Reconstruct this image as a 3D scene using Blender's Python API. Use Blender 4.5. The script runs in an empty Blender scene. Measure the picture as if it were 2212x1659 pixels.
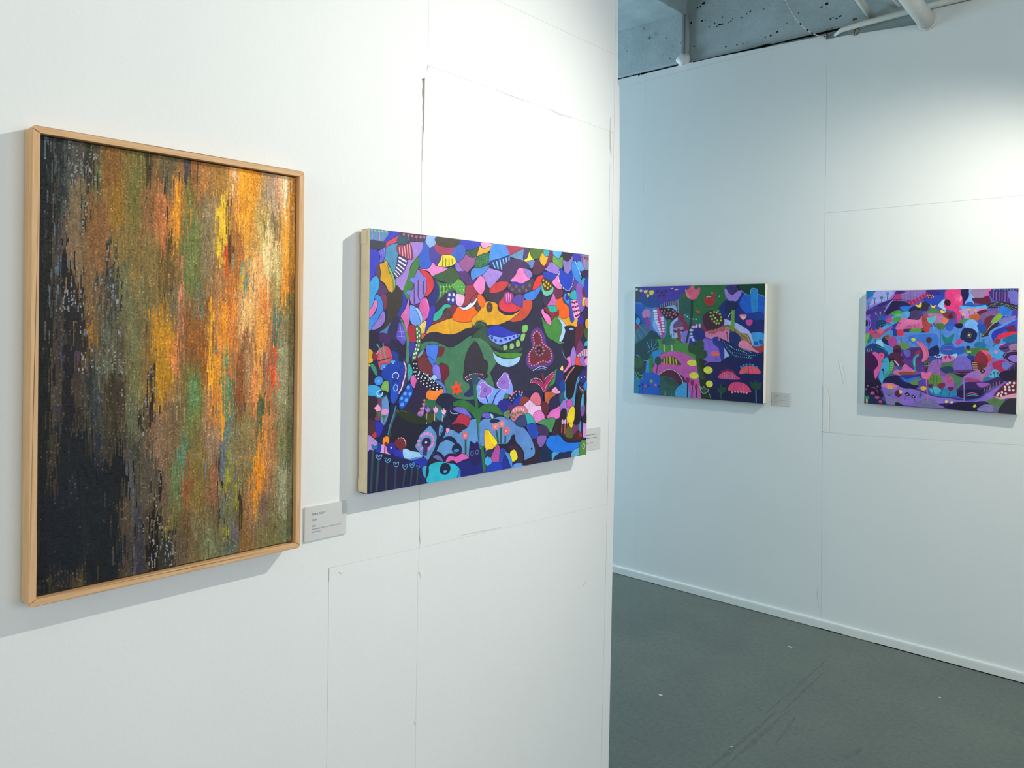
import bpy, bmesh, math, random
import numpy as np
from mathutils import Vector, Matrix
from mathutils.geometry import tessellate_polygon
random.seed(7)
C = bpy.context.scene.collection
SC = bpy.context.scene

# ---------------------------------------------------------------- camera
cam = bpy.data.cameras.new('camera'); co = bpy.data.objects.new('camera', cam); C.objects.link(co)
Rv = Vector((0.73447589, 0.67849571, 0.01373794)); Uv = Vector((-0.0159518, -0.00297705, 0.99986833)); Fv = Vector((-0.67844727, 0.73459833, -0.00863665))
M = Matrix.Identity(4)
for i in range(3):
    M[i][0] = Rv[i]; M[i][1] = Uv[i]; M[i][2] = -Fv[i]
M.translation = (0, 0, 1.55)
co.matrix_world = M
cam.sensor_width = 36; cam.lens = 1719.87 / 2212 * 36; cam.shift_y = -(829.5 - 716.05) / 2212
cam.clip_start = 0.05
SC.camera = co

# ---------------------------------------------------------------- world, lights, exposure
w = bpy.data.worlds.new('world'); SC.world = w; w.use_nodes = True
w.node_tree.nodes['Background'].inputs[0].default_value = (0.62, 0.78, 1, 1)
w.node_tree.nodes['Background'].inputs[1].default_value = 0.5
SC.view_settings.view_transform = 'Standard'; SC.view_settings.look = 'None'
SC.view_settings.exposure = 0.0; SC.view_settings.gamma = 1.0; SC.view_settings.use_curve_mapping = False

def aim(o, loc, tgt):
    o.location = loc
    o.rotation_euler = (Vector(tgt) - Vector(loc)).to_track_quat('-Z', 'Y').to_euler()
def spot(name, loc, tgt, power, col, size, blend, rad=0.02):
    l = bpy.data.lights.new(name, 'SPOT'); l.energy = power; l.color = col; l.spot_size = math.radians(size); l.spot_blend = blend; l.shadow_soft_size = rad
    o = bpy.data.objects.new(name, l); C.objects.link(o); aim(o, loc, tgt); return o
def area(name, loc, tgt, power, col, sx, sy):
    l = bpy.data.lights.new(name, 'AREA'); l.energy = power; l.color = col; l.shape = 'RECTANGLE'; l.size = sx; l.size_y = sy
    o = bpy.data.objects.new(name, l); C.objects.link(o); aim(o, loc, tgt); return o
spot('track_spot_left_wall', (-0.18, 2.35, 2.61), (-1.355, -0.20, 0.80), 150, (1, 0.955, 0.89), 98, 1.0, 0.012)
spot('track_spot_back_wall', (-0.30, 3.25, 2.68), (-1.75, 4.12, 0.62), 84, (1, 0.92, 0.82), 118, 1.0, 0.012)
spot('track_spot_near', (-0.35, 0.0, 2.70), (-1.355, 0.40, 1.5), 4, (1, 0.96, 0.88), 110, 1.0, 0.03)
area('fill_behind', (0.4, -3.3, 1.9), (-0.4, 4.0, 1.5), 70, (0.92, 0.94, 0.90), 4.0, 2.2)  # added general fill behind the camera, no window there
area('fill_right', (3.2, 1.5, 1.9), (-1.3, 1.6, 1.4), 72, (0.81, 0.86, 1.0), 3.0, 1.8)  # added cool ambient fill from the unseen right side
area('daylight_far_left', (-5.6, 2.9, 1.8), (-2.6, 4.0, 1.8), 133, (0.55, 0.79, 1.0), 1.8, 2.2)

# ---------------------------------------------------------------- helpers
def lin(h):
    out = []
    for c in ([int(h.lstrip('#')[i:i+2], 16)/255 for i in (0, 2, 4)] if isinstance(h, str) else h):
        out.append(c / 12.92 if c <= 0.04045 else ((c + 0.055) / 1.055) ** 2.4)
    return out
def N(nt, t, **kw):
    n = nt.nodes.new(t)
    for k, v in kw.items():
        if k in n.inputs: n.inputs[k].default_value = v
        else: setattr(n, k, v)
    return n
def mat(name, col, rough=0.6, spec=0.3, var=0.06, scale=8.0, bump=0.0, bscale=300.0, bdist=0.001, second=None, metal=0.0, stretch=None):
    m = bpy.data.materials.new(name); m.use_nodes = True; nt = m.node_tree; b = nt.nodes['Principled BSDF']; L = nt.links.new
    c = lin(col) if isinstance(col, str) else list(col)
    c2 = lin(second) if second else [x * (1 - var * 2) for x in c]
    tc = N(nt, 'ShaderNodeTexCoord'); mp = N(nt, 'ShaderNodeMapping'); L(tc.outputs['Object'], mp.inputs[0])
    if stretch: mp.inputs['Scale'].default_value = stretch
    ns = N(nt, 'ShaderNodeTexNoise', Scale=scale, Detail=5.0, Roughness=0.6); L(mp.outputs[0], ns.inputs['Vector'])
    r = N(nt, 'ShaderNodeValToRGB'); r.color_ramp.elements[0].position = 0.35; r.color_ramp.elements[1].position = 0.65
    r.color_ramp.elements[0].color = (*c2, 1); r.color_ramp.elements[1].color = (*c, 1)
    L(ns.outputs['Fac'], r.inputs[0]); L(r.outputs[0], b.inputs['Base Color'])
    b.inputs['Roughness'].default_value = rough; b.inputs['Specular IOR Level'].default_value = spec; b.inputs['Metallic'].default_value = metal
    if bump > 0:
        n2 = N(nt, 'ShaderNodeTexNoise', Scale=bscale, Detail=4.0); L(mp.outputs[0], n2.inputs['Vector'])
        bp = N(nt, 'ShaderNodeBump', Strength=bump, Distance=bdist); L(n2.outputs['Fac'], bp.inputs['Height']); L(bp.outputs[0], b.inputs['Normal'])
    return m
def mat_attr(name, rough, spec, bump, wscale, bdist=0.0003):
    m = bpy.data.materials.new(name); m.use_nodes = True; nt = m.node_tree; b = nt.nodes['Principled BSDF']; L = nt.links.new
    a = N(nt, 'ShaderNodeAttribute'); a.attribute_name = 'pigment'
    tc = N(nt, 'ShaderNodeTexCoord')
    ns = N(nt, 'ShaderNodeTexNoise', Scale=30.0, Detail=8.0, Roughness=0.75); L(tc.outputs['Object'], ns.inputs['Vector'])
    mr = N(nt, 'ShaderNodeMapRange'); mr.inputs['From Min'].default_value = 0.3; mr.inputs['From Max'].default_value = 0.7
    mr.inputs['To Min'].default_value = 0.76; mr.inputs['To Max'].default_value = 1.2; L(ns.outputs['Fac'], mr.inputs['Value'])
    mx = N(nt, 'ShaderNodeVectorMath', operation='SCALE'); L(a.outputs['Color'], mx.inputs[0]); L(mr.outputs[0], mx.inputs['Scale'])
    L(mx.outputs[0], b.inputs['Base Color'])
    b.inputs['Roughness'].default_value = rough; b.inputs['Specular IOR Level'].default_value = spec
    if bump:
        n2 = N(nt, 'ShaderNodeTexNoise', Scale=wscale, Detail=2.0); L(tc.outputs['Object'], n2.inputs['Vector'])
        bp = N(nt, 'ShaderNodeBump', Strength=bump, Distance=bdist); L(n2.outputs['Fac'], bp.inputs['Height']); L(bp.outputs[0], b.inputs['Normal'])
    return m
def link(name, me, m=None, parent=None, smooth=False):
    o = bpy.data.objects.new(name, me); C.objects.link(o)
    if m is not None:
        for mm in (m if isinstance(m, (list, tuple)) else [m]): me.materials.append(mm)
    if parent is not None: o.parent = parent
    if smooth:
        for p in me.polygons: p.use_smooth = True
    return o
def from_bm(name, bm, m, parent=None, smooth=False):
    bmesh.ops.recalc_face_normals(bm, faces=bm.faces)
    me = bpy.data.meshes.new(name); bm.to_mesh(me); bm.free(); return link(name, me, m, parent, smooth)
def box(bm, x0, x1, y0, y1, z0, z1, bev=0.0):
    b2 = bmesh.new(); bmesh.ops.create_cube(b2, size=1)
    for v in b2.verts: v.co = Vector(((x0+x1)/2 + v.co.x*(x1-x0), (y0+y1)/2 + v.co.y*(y1-y0), (z0+z1)/2 + v.co.z*(z1-z0)))
    if bev: bmesh.ops.bevel(b2, geom=b2.edges[:], offset=bev, segments=2, profile=0.5, affect='EDGES')
    me = bpy.data.meshes.new('t'); b2.to_mesh(me); b2.free(); bm.from_mesh(me); bpy.data.meshes.remove(me)
def add_prism(bm, pts, f0, f1):
    """pts 2D outline; f0/f1 map a 2D point to the two 3D faces"""
    a = [bm.verts.new(f0(p)) for p in pts]; b = [bm.verts.new(f1(p)) for p in pts]; n = len(pts)
    for tri in tessellate_polygon([[Vector((p[0], p[1], 0)) for p in pts]]):
        bm.faces.new([a[i] for i in tri]); bm.faces.new([b[i] for i in reversed(tri)])
    for i in range(n): bm.faces.new((a[i], a[(i+1) % n], b[(i+1) % n], b[i]))
def tube(bm, pts, r, seg=12, cap=True):
    pts = [Vector(p) for p in pts]; rings = []
    for i, p in enumerate(pts):
        d = (pts[min(i+1, len(pts)-1)] - pts[max(i-1, 0)]).normalized()
        up = Vector((0, 0, 1)) if abs(d.z) < 0.9 else Vector((1, 0, 0))
        a = d.cross(up).normalized(); b = d.cross(a).normalized()
        rr = r[i] if isinstance(r, (list, tuple)) else r
        rings.append([bm.verts.new(p + (a*math.cos(k*2*math.pi/seg) + b*math.sin(k*2*math.pi/seg))*rr) for k in range(seg)])
    for q, s in zip(rings, rings[1:]):
        for k in range(seg): bm.faces.new((q[k], q[(k+1) % seg], s[(k+1) % seg], s[k]))
    if cap: bm.faces.new(rings[0]); bm.faces.new(rings[-1][::-1])
def empty(name, loc, rz, label, cat, group=None):
    o = bpy.data.objects.new(name, None); C.objects.link(o); o.location = loc; o.rotation_euler = (0, 0, rz); o.empty_display_size = 0.1
    o['label'] = label; o['category'] = cat
    if group: o['group'] = group
    return o
def tag(o, label, cat, group=None):
    o['label'] = label; o['category'] = cat
    if group: o['group'] = group
    return o
def struct(o):
    o['kind'] = 'structure'; return o

# ---------------------------------------------------------------- materials
WALL = '#e6e8e4'
m_wall = mat('wall_paint', WALL, rough=0.62, spec=0.25, var=0.012, scale=2.2, bump=0.25, bscale=140, bdist=0.0012)
m_wallb = mat('wall_paint_back', '#e2e6e2', rough=0.62, spec=0.25, var=0.012, scale=1.7, bump=0.22, bscale=140, bdist=0.0012)
m_plaster = mat('bare_plaster', '#8f8a7c', rough=0.9, spec=0.1, scale=90, second='#4a3a26')
m_base = mat('baseboard_paint', '#e2e6e0', rough=0.35, spec=0.4, var=0.02, scale=20)
m_conc = mat('painted_concrete', '#b4c2c4', rough=0.7, spec=0.2, scale=5, second='#a2b0b0', bump=0.6, bscale=60, bdist=0.004)
m_ceil = mat('ceiling_paint', '#a8b2a8', rough=0.75, spec=0.2, scale=4, second='#8f9a8c', bump=0.5, bscale=40, bdist=0.004)
m_pit = mat('pitted_hole', '#20261f', rough=0.95, spec=0.05, scale=200)
m_dark = mat('dark_gap', '#15130f', rough=0.95, spec=0.05)
m_pipe = mat('white_pipe_paint', '#e0ddd2', rough=0.45, spec=0.35, var=0.04, scale=30)
m_rust = mat('rusty_clip', '#7a5a30', rough=0.7, spec=0.3, scale=200, second='#4a3018')
m_wire = mat('wire_silver', '#f0f0ea', rough=0.35, spec=0.5, scale=300, second='#a8aca8')
m_oak = mat('oak_wood', '#dcb488', rough=0.5, spec=0.3, scale=14, second='#cc9f6c', stretch=(14, 14, 0.8), bump=0.15, bscale=60, bdist=0.0004)
m_oakh = mat('oak_wood_rail', '#dcb488', rough=0.5, spec=0.3, scale=14, second='#cc9f6c', stretch=(0.8, 14, 14), bump=0.15, bscale=60, bdist=0.0004)
m_raw = mat('raw_canvas', '#efe4c8', rough=0.85, spec=0.1, scale=25, second='#e6d9ba', bump=0.5, bscale=900, bdist=0.0003)
m_gesso = mat('white_canvas_edge', '#eceade', rough=0.75, spec=0.15, var=0.02, scale=25, bump=0.3, bscale=900, bdist=0.0003)
m_back = mat('backing_board', '#14120f', rough=0.9, spec=0.05)
m_card = mat('card_stock', '#cfcfcb', rough=0.6, spec=0.2, var=0.01, scale=40)
m_ink = mat('grey_ink', '#55585a', rough=0.8, spec=0.1)
m_ink2 = mat('pale_grey_ink', '#84888a', rough=0.8, spec=0.1)
m_paint = mat_attr('acrylic_paint', 0.5, 0.3, 0.3, 700)
m_yarn = mat_attr('woven_yarn', 0.6, 0.28, 0.35, 900)
m_tape = mat('paper_tape', '#eceee8', rough=0.6, spec=0.25, var=0.01)

def floor_material():
    m = bpy.data.materials.new('painted_concrete_floor'); m.use_nodes = True; nt = m.node_tree; b = nt.nodes['Principled BSDF']; L = nt.links.new
    tc = N(nt, 'ShaderNodeTexCoord')
    n1 = N(nt, 'ShaderNodeTexNoise', Scale=1.6, Detail=6.0, Roughness=0.65); L(tc.outputs['Object'], n1.inputs['Vector'])
    n2 = N(nt, 'ShaderNodeTexNoise', Scale=55.0, Detail=4.0); L(tc.outputs['Object'], n2.inputs['Vector'])
    r1 = N(nt, 'ShaderNodeValToRGB'); r1.color_ramp.elements[0].position = 0.3; r1.color_ramp.elements[1].position = 0.7
    r1.color_ramp.elements[0].color = (*lin('#636c66'), 1); r1.color_ramp.elements[1].color = (*lin('#70786f'), 1); L(n1.outputs['Fac'], r1.inputs[0])
    r2 = N(nt, 'ShaderNodeValToRGB'); r2.color_ramp.elements[0].position = 0.3; r2.color_ramp.elements[1].position = 0.6
    r2.color_ramp.elements[0].color = (0.82, 0.82, 0.8, 1); r2.color_ramp.elements[1].color = (1, 1, 1, 1); L(n2.outputs['Fac'], r2.inputs[0])
    mx = N(nt, 'ShaderNodeVectorMath', operation='MULTIPLY'); L(r1.outputs[0], mx.inputs[0]); L(r2.outputs[0], mx.inputs[1])
    L(mx.outputs[0], b.inputs['Base Color']); b.inputs['Roughness'].default_value = 0.6; b.inputs['Specular IOR Level'].default_value = 0.3
    bp = N(nt, 'ShaderNodeBump', Strength=0.3, Distance=0.001); L(n2.outputs['Fac'], bp.inputs['Height']); L(bp.outputs[0], b.inputs['Normal'])
    return m
m_floor = floor_material()

# ---------------------------------------------------------------- room shell
XL = -1.355; YB = 4.1211; H = 3.70
bm = bmesh.new(); box(bm, -6.0, 3.6, -4.0, 4.45, -0.15, 0); floor = struct(from_bm('floor', bm, m_floor))
bm = bmesh.new(); box(bm, -6.0, 3.6, -4.0, 4.45, H, H+0.15); ceiling = struct(from_bm('ceiling', bm, m_ceil))
bm = bmesh.new(); box(bm, 3.6, 3.75, -4.0, 4.45, 0, H); struct(from_bm('wall_right', bm, m_wall))
bm = bmesh.new(); box(bm, -6.15, -6.0, -4.0, 4.45, 0, H); struct(from_bm('wall_far_left', bm, m_wall))
bm = bmesh.new(); box(bm, -6.0, 3.6, -4.15, -4.0, 0, H); struct(from_bm('wall_front', bm, m_wall))

# left partition: a core and the sheets screwed to it
PT = 0.012
bm = bmesh.new(); box(bm, XL-0.15, XL-PT, -4.0, 1.898, 0, H); wl = struct(from_bm('wall_left', bm, m_plaster))
def sheet_x(pts, name='wall_panel', m=m_wall, x1=XL, x0=XL-PT):
    bm = bmesh.new(); add_prism(bm, pts, lambda p: (x0, p[0], p[1]), lambda p: (x1, p[0], p[1])); return from_bm(name, bm, m, wl)
g = 0.00025
sheet_x([(0.9315+g, 0), (1.166-g, 0), (1.168-g, 0.98), (1.171-g, 1.047-g), (0.9325+g, 1.053-g)])
# large sheet with the torn notch on its right edge
notch = [(1.1665, 1.99), (1.1640, 2.000), (1.1648, 2.012), (1.1632, 2.03), (1.1645, 2.045), (1.1622, 2.06), (1.1634, 2.08), (1.1612, 2.093), (1.1690, 2.096)]
sheet_x([(-4, 0), (0.9315-g, 0), (0.932-g, 1.053+g), (1.1705-g, 1.047+g), (1.163-g, 1.93)] + notch + [(1.1775-g, 2.125), (1.1765-g, H), (-4, H)])
sheet_x([(1.166+g, 0), (1.870, 0), (1.8835, 1.0335-g), (1.171+g, 1.047-g), (1.168+g, 0.98)])
sheet_x([(1.1715+g, 1.047+g), (1.8835, 1.0335+g), (1.8895, 2.108-g), (1.60, 2.117-g), (1.1785+g, 2.1265-g), (1.1700, 2.1), (1.1700, 1.993), (1.1635+g, 1.93)])
sheet_x([(1.1785+g, 2.1265+g), (1.60, 2.117+g), (1.8895, 2.108+g), (1.8895, 2.334-g), (1.177+g, 2.342-g)])
sheet_x([(1.177+g, 2.342+g), (1.8895, 2.334+g), (1.8895, H), (1.177+g, H)])
# end board (bead strip) with slightly wavy outer edge
e = 0.0005
sheet_x([(1.870+e, 0), (1.905, 0), (1.909, 0.255), (1.915, 0.95), (1.919, 1.2), (1.923, 1.69), (1.921, 2.0), (1.9125, 2.248), (1.911, 2.2505), (1.8900, 2.262), (1.8893+e, 2.11), (1.8835+e, 1.03)], 'corner_bead', x1=XL+0.0006)
sheet_x([(1.8900+e, 2.264), (1.905, 2.2535), (1.9075, 2.30), (1.904, 2.34), (1.9055, 2.37), (1.9015, 2.42), (1.9006, 2.49), (1.900, H), (1.8900+e, H)], 'corner_bead')
bm = bmesh.new(); box(bm, XL-0.15, XL-PT, 1.898, 1.9, 0, H); from_bm('end_board', bm, m_wall, wl)
# crumbs of bare brown plaster and splinters showing in the torn joint
for (y, z, a, b) in ((1.1668, 2.078, .0018, .010), (1.1662, 2.060, .0012, .007), (1.1664, 2.040, .0026, .012), (1.1668, 2.012, .0014, .006), (1.1672, 2.000, .001, .004)):
    bm = bmesh.new(); pts = [(y + a*math.cos(t)*random.uniform(.7, 1.2), z + b*math.sin(t)*random.uniform(.7, 1.2)) for t in [k*math.pi/5 for k in range(10)]]
    add_prism(bm, pts, lambda p: (XL-PT, p[0], p[1]), lambda p: (XL-PT+0.006, p[0], p[1])); from_bm('plaster_crumb', bm, m_plaster, wl)
# painted filler pressed into the joints, so that they show as hairlines
for y0, y1, z0, z1 in ((0.925, 0.9465, 0, 1.06), (0.925, 1.88, 1.025, 1.062), (1.158, 1.176, 0, 1.025), (1.155, 1.176, 1.062, 1.975), (1.1705, 1.186, 2.115, H), (1.172, 1.888, 2.10, 2.13), (1.172, 1.888, 2.33, 2.348), (1.862, 1.8995, 0, H)):
    bm = bmesh.new(); box(bm, XL-PT-0.001, XL-0.0007, y0, y1, z0, z1); from_bm('joint_filler', bm, m_wall, wl)
# scrapes in the paint near the end board and around the joints
def scrape_x(pts, w, m=m_plaster):
    L = []; R = []
    for i, p in enumerate(pts):
        ww = w * (0.35 + 0.65*math.sin(math.pi*i/(len(pts)-1))) / 2; q = pts[min(i+1, len(pts)-1)]; r = pts[max(i-1, 0)]
        dx, dz = q[0]-r[0], q[1]-r[1]; d = math.hypot(dx, dz) or 1
        L.append((p[0]-dz/d*ww, p[1]+dx/d*ww)); R.append((p[0]+dz/d*ww, p[1]-dx/d*ww))
    bm = bmesh.new(); add_prism(bm, L + R[::-1], lambda p: (XL-0.0005, p[0], p[1]), lambda p: (XL+0.0004, p[0], p[1])); return from_bm('paint_scrape', bm, m, wl)
m_scr = mat('scraped_paint', '#b9b3a2', rough=0.8, spec=0.1, scale=60, second='#cfccc0')
m_scr2 = mat('pale_filler', '#d6d6d0', rough=0.7, spec=0.15)
scrape_x([(1.872, 2.15), (1.871, 2.10), (1.874, 2.06), (1.878, 2.035)], 0.006, m_scr)
scrape_x([(1.873, 2.02), (1.872, 1.95), (1.873, 1.86)], 0.002, m_scr2)
scrape_x([(1.1635, 1.99), (1.1645, 1.95), (1.1655, 1.91)], 0.0022, m_scr)
scrape_x([(1.170, 1.092), (1.1715, 1.075), (1.1735, 1.055)], 0.0025, m_scr)
scrape_x([(1.165, 0.99), (1.172, 0.992), (1.177, 0.975)], 0.0022, m_scr)
scrape_x([(0.956, 1.040), (0.960, 1.036), (0.966, 1.037)], 0.0022, m_scr)
scrape_x([(1.40, 2.122), (1.45, 2.119), (1.52, 2.1175)], 0.0022, m_scr2)
scrape_x([(1.60, 2.116), (1.64, 2.112), (1.70, 2.1135)], 0.004, m_scr2)
scrape_x([(1.770, 0.82), (1.78, 0.826), (1.79, 0.835)], 0.002, m_scr)
scrape_x([(1.30, 1.052), (1.36, 1.049), (1.44, 1.046)], 0.0025, m_scr2)
scrape_x([(1.90, 1.00), (1.898, 0.85), (1.893, 0.60)], 0.002, m_scr)
scrape_x([(1.163, 0.66), (1.164, 0.655), (1.166, 0.648)], 0.003, m_scr)

# back wall: core set back, drywall sheets in front, cut top edge on the right
bm = bmesh.new(); box(bm, -6.0, 3.6, YB+PT, 4.40, 0, 3.0); wb = struct(from_bm('wall_back', bm, m_wallb))
g = 0.00045
def sheet_y(pts, name='wall_panel', m=m_wallb, y1=YB, y0=YB+PT):
    bm = bmesh.new(); add_prism(bm, pts, lambda p: (p[0], y0, p[1]), lambda p: (p[0], y1, p[1])); return from_bm(name, bm, m, wb)
sheet_y([(-6, 0), (-2.7455, 0), (-2.738, 1.2), (-2.7285, 2.05), (-2.722, 3.098), (-6, 3.102)])
sheet_y([(-2.7450, 0), (-1.5985-g, 0), (-1.6085-g, 1.02), (-1.6135-g, 1.91), (-1.6185-g, 3.045), (-1.623, 3.068), (-2.40, 3.096), (-2.7215, 3.098), (-2.7282, 2.05), (-2.7376, 1.2)])
sheet_y([(-1.5985+g, 0), (3.6, 0), (3.6, 1.068-g), (-0.717, 1.048-g), (-1.46, 1.0175-g), (-1.6085+g, 1.0175-g)])
sheet_y([(-1.6085+g, 1.0175+g), (-1.46, 1.0175+g), (-0.717, 1.048+g), (3.6, 1.068+g), (3.6, 2.158-g), (-0.739, 2.153-g), (-1.55, 2.149-g), (-1.6145+g, 2.149-g), (-1.6135+g, 1.91)])
sheet_y([(-1.6145+g, 2.149+g), (-1.55, 2.149+g), (-0.739, 2.153+g), (3.6, 2.158+g), (3.6, 3.075), (-1.12, 3.072), (-1.135, 3.012), (-1.55, 3.045), (-1.6185+g, 3.045)])
sheet_y([(-1.6073, 1.0195), (-1.578, 1.018), (-1.577, 1.12), (-1.580, 1.20), (-1.588, 1.235), (-1.6085, 1.262)], 'tape_strip', m_wallb, y1=YB-0.0025, y0=YB)
def scrape_y(pts, w, m=m_scr2, d=0.0005):
    L = []; R = []
    for i, p in enumerate(pts):
        ww = w * (0.3 + 0.7*math.sin(math.pi*i/(len(pts)-1))) / 2; q = pts[min(i+1, len(pts)-1)]; r = pts[max(i-1, 0)]
        dx, dz = q[0]-r[0], q[1]-r[1]; dd = math.hypot(dx, dz) or 1
        L.append((p[0]-dz/dd*ww, p[1]+dx/dd*ww)); R.append((p[0]+dz/dd*ww, p[1]-dx/dd*ww))
    bm = bmesh.new(); add_prism(bm, L + R[::-1], lambda p: (p[0], YB+0.0005, p[1]), lambda p: (p[0], YB-d, p[1])); return from_bm('torn_paper', bm, m, wb)
scrape_y([(-1.532, 1.40), (-1.520, 1.36), (-1.508, 1.31), (-1.498, 1.262)], 0.010, m_wallb, 0.002)
scrape_y([(-2.91, 3.045), (-2.4, 3.055), (-1.75, 3.066)], 0.003, m_scr2)
scrape_y([(-1.617, 0.21), (-1.622, 0.17), (-1.612, 0.10)], 0.004, m_scr2)

for x0, x1, z0, z1 in ((-2.76, -2.71, 0, 3.09), (-1.63, -1.59, 0, 3.04), (-1.60, 3.6, 1.01, 1.075), (-1.60, 3.6, 2.14, 2.165)):
    bm = bmesh.new(); box(bm, x0, x1, YB+0.0025, YB+PT+0.001, z0, z1); from_bm('joint_filler', bm, m_wallb, wb)
# baseboard with a rounded top edge
bm = bmesh.new()
prof = [(0, 0.003), (0, 0.046), (0.003, 0.048), (0.008, 0.047), (0.012, 0.043), (0.013, 0.036), (0.013, 0.003)]
add_prism(bm, prof, lambda p: (-6.0, YB-p[0], p[1]), lambda p: (3.6, YB-p[0], p[1]))
struct(from_bm('baseboard_back', bm, m_base))
bm = bmesh.new()
for x0, x1 in ((-1.62, -1.49), (-1.37, -1.36), (-1.33, -1.10), (-1.09, -0.93), (-0.915, -0.60), (-2.62, -2.60)):
    box(bm, x0, x1, YB-0.0142, YB-0.0125, 0.0003, 0.0040)
gp = from_bm('floor_gap', bm, m_dark, floor)
# floor marks: two wheel scuffs, blobs of white paint, chips
m_scuff = mat('rubber_scuff', '#5c635d', rough=0.7, spec=0.15, scale=30, second='#6c746e')
m_blob = mat('white_paint_drop', '#d4dadc', rough=0.5, spec=0.3)
def blob(x, y, rx, ry, h, m, name, rot=0.0, n=12):
    bm = bmesh.new(); c = bm.verts.new((x, y, h)); ring = []
    for k in range(n):
        t = 2*math.pi*k/n; f = random.uniform(.75, 1.2); dx, dy = rx*math.cos(t)*f, ry*math.sin(t)*f
        ring.append(bm.verts.new((x + dx*math.cos(rot) - dy*math.sin(rot), y + dx*math.sin(rot) + dy*math.cos(rot), 0.0001)))
    for k in range(n): bm.faces.new((c, ring[k], ring[(k+1) % n]))
    return from_bm(name, bm, m, floor)
def scuff(pts, w):
    bm = bmesh.new(); L = []; R = []
    for i, p in enumerate(pts):
        q = pts[min(i+1, len(pts)-1)]; r = pts[max(i-1, 0)]; dx, dy = q[0]-r[0], q[1]-r[1]; d = math.hypot(dx, dy)
        ww = w/2 * random.uniform(.55, 1.2) * (0.2 + 0.8*math.sin(math.pi*(i+.4)/(len(pts)-.2)))
        L.append((p[0]-dy/d*ww, p[1]+dx/d*ww)); R.append((p[0]+dy/d*ww, p[1]-dx/d*ww))
    add_prism(bm, L + R[::-1], lambda p: (p[0], p[1], 0.00005), lambda p: (p[0], p[1], 0.0004)); return from_bm('scuff_mark', bm, m_scuff, floor)
def run(x0, y0, x1, y1, n): return [(x0 + (x1-x0)*k/n + random.uniform(-.003, .003), y0 + (y1-y0)*k/n) for k in range(n+1)]
scuff(run(-1.365, 2.35, -1.375, 3.10, 24), 0.020); scuff(run(-1.325, 2.45, -1.345, 3.16, 22), 0.018)
scuff(run(-1.400, 3.05, -1.425, 3.75, 16), 0.012); scuff(run(-1.36, 3.12, -1.38, 3.60, 12), 0.012)
scuff(run(-1.06, 2.90, -1.02, 3.05, 6), 0.03); scuff(run(-1.27, 2.85, -1.30, 3.1, 8), 0.012)
for (x, y, rx, ry) in ((-1.613, 3.771, .012, .006), (-1.790, 2.891, .008, .007), (-1.377, 2.719, .006, .004), (-0.93, 3.70, .006, .005), (-0.62, 3.85, .007, .005)):
    blob(x, y, rx, ry, 0.0015, m_blob, 'paint_drop')
for k in range(26):
    x = random.uniform(-2.6, -0.6); y = random.uniform(2.4, 3.95)
    blob(x, y, random.uniform(.002, .006), random.uniform(.002, .005), 0.0006, m_scuff, 'grit_speck')

# concrete head above the wall, cross beam, slab, pipes
bm = bmesh.new()
box(bm, -6.0, -2.462, 4.105, 4.45, 3.104, 3.392, 0.006)
bh = struct(from_bm('trim_1', bm, m_conc)); bh['label'] = 'pitted pale blue concrete beam end above the back wall'
bm = bmesh.new(); box(bm, -2.462, 3.6, 4.150, 4.45, 3.00, H)
hw = struct(from_bm('trim_2', bm, m_conc))
bm = bmesh.new(); box(bm, -3.4, -2.462, -4.0, 4.20, 3.388, H, 0.006); struct(from_bm('trim_3', bm, m_conc))
bm = bmesh.new(); box(bm, -1.0, 0.1, 2.6, 4.15, 3.45, H); struct(from_bm('trim_4', bm, m_conc))
# vertical rib with plaster lump
bm = bmesh.new(); tube(bm, [(-2.452, 4.135, 3.10), (-2.450, 4.135, 3.25), (-2.455, 4.132, 3.385)], 0.016, 10); from_bm('rib', bm, m_conc, hw, True)
bm = bmesh.new(); bmesh.ops.create_icosphere(bm, subdivisions=3, radius=1.0)
for v in bm.verts:
    f = 1 + 0.12*math.sin(v.co.x*5+v.co.y*3)*math.cos(v.co.z*4); v.co = Vector((-2.462 + v.co.x*0.042*f, 4.118 + v.co.y*0.035*f, 3.122 + v.co.z*0.034*f))
from_bm('plaster_lump', bm, m_wall, hw, True)
# pits in the concrete face
def pit(x, z, rx, rz, y, par):
    bm = bmesh.new(); n = 9; a = []
    for k in range(n):
        t = 2*math.pi*k/n; f = random.uniform(.6, 1.25); a.append((x + rx*math.cos(t)*f, z + rz*math.sin(t)*f))
    add_prism(bm, a, lambda p: (p[0], y+0.002, p[1]), lambda p: (p[0], y-0.0006, p[1])); return from_bm('pit', bm, m_pit, par)
YC = 4.105; YD = 4.150
def on_face(px, py, y):   # place a pit from its measured bearing on the concrete face
    d = Rv*((px-1106)/1719.87) - Uv*((py-716.05)/1719.87) + Fv; t = y/d.y; return d.x*t, 1.55 + d.z*t
for px, py, r in ((1402, 82, .010), (1369, 41, .003), (1391, 61, .003), (1392, 64, .003), (1440, 82, .003), (1454, 100, .004), (1447, 126, .003), (1465, 28, .006), (1430, 95, .003), (1377, 41, .003), (1470, 93, .003), (1355, 110, .003)):
    x, z = on_face(px, py, YC)
    if z < 3.39: pit(x, z, r, r*.85, YC, bh)
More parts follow.
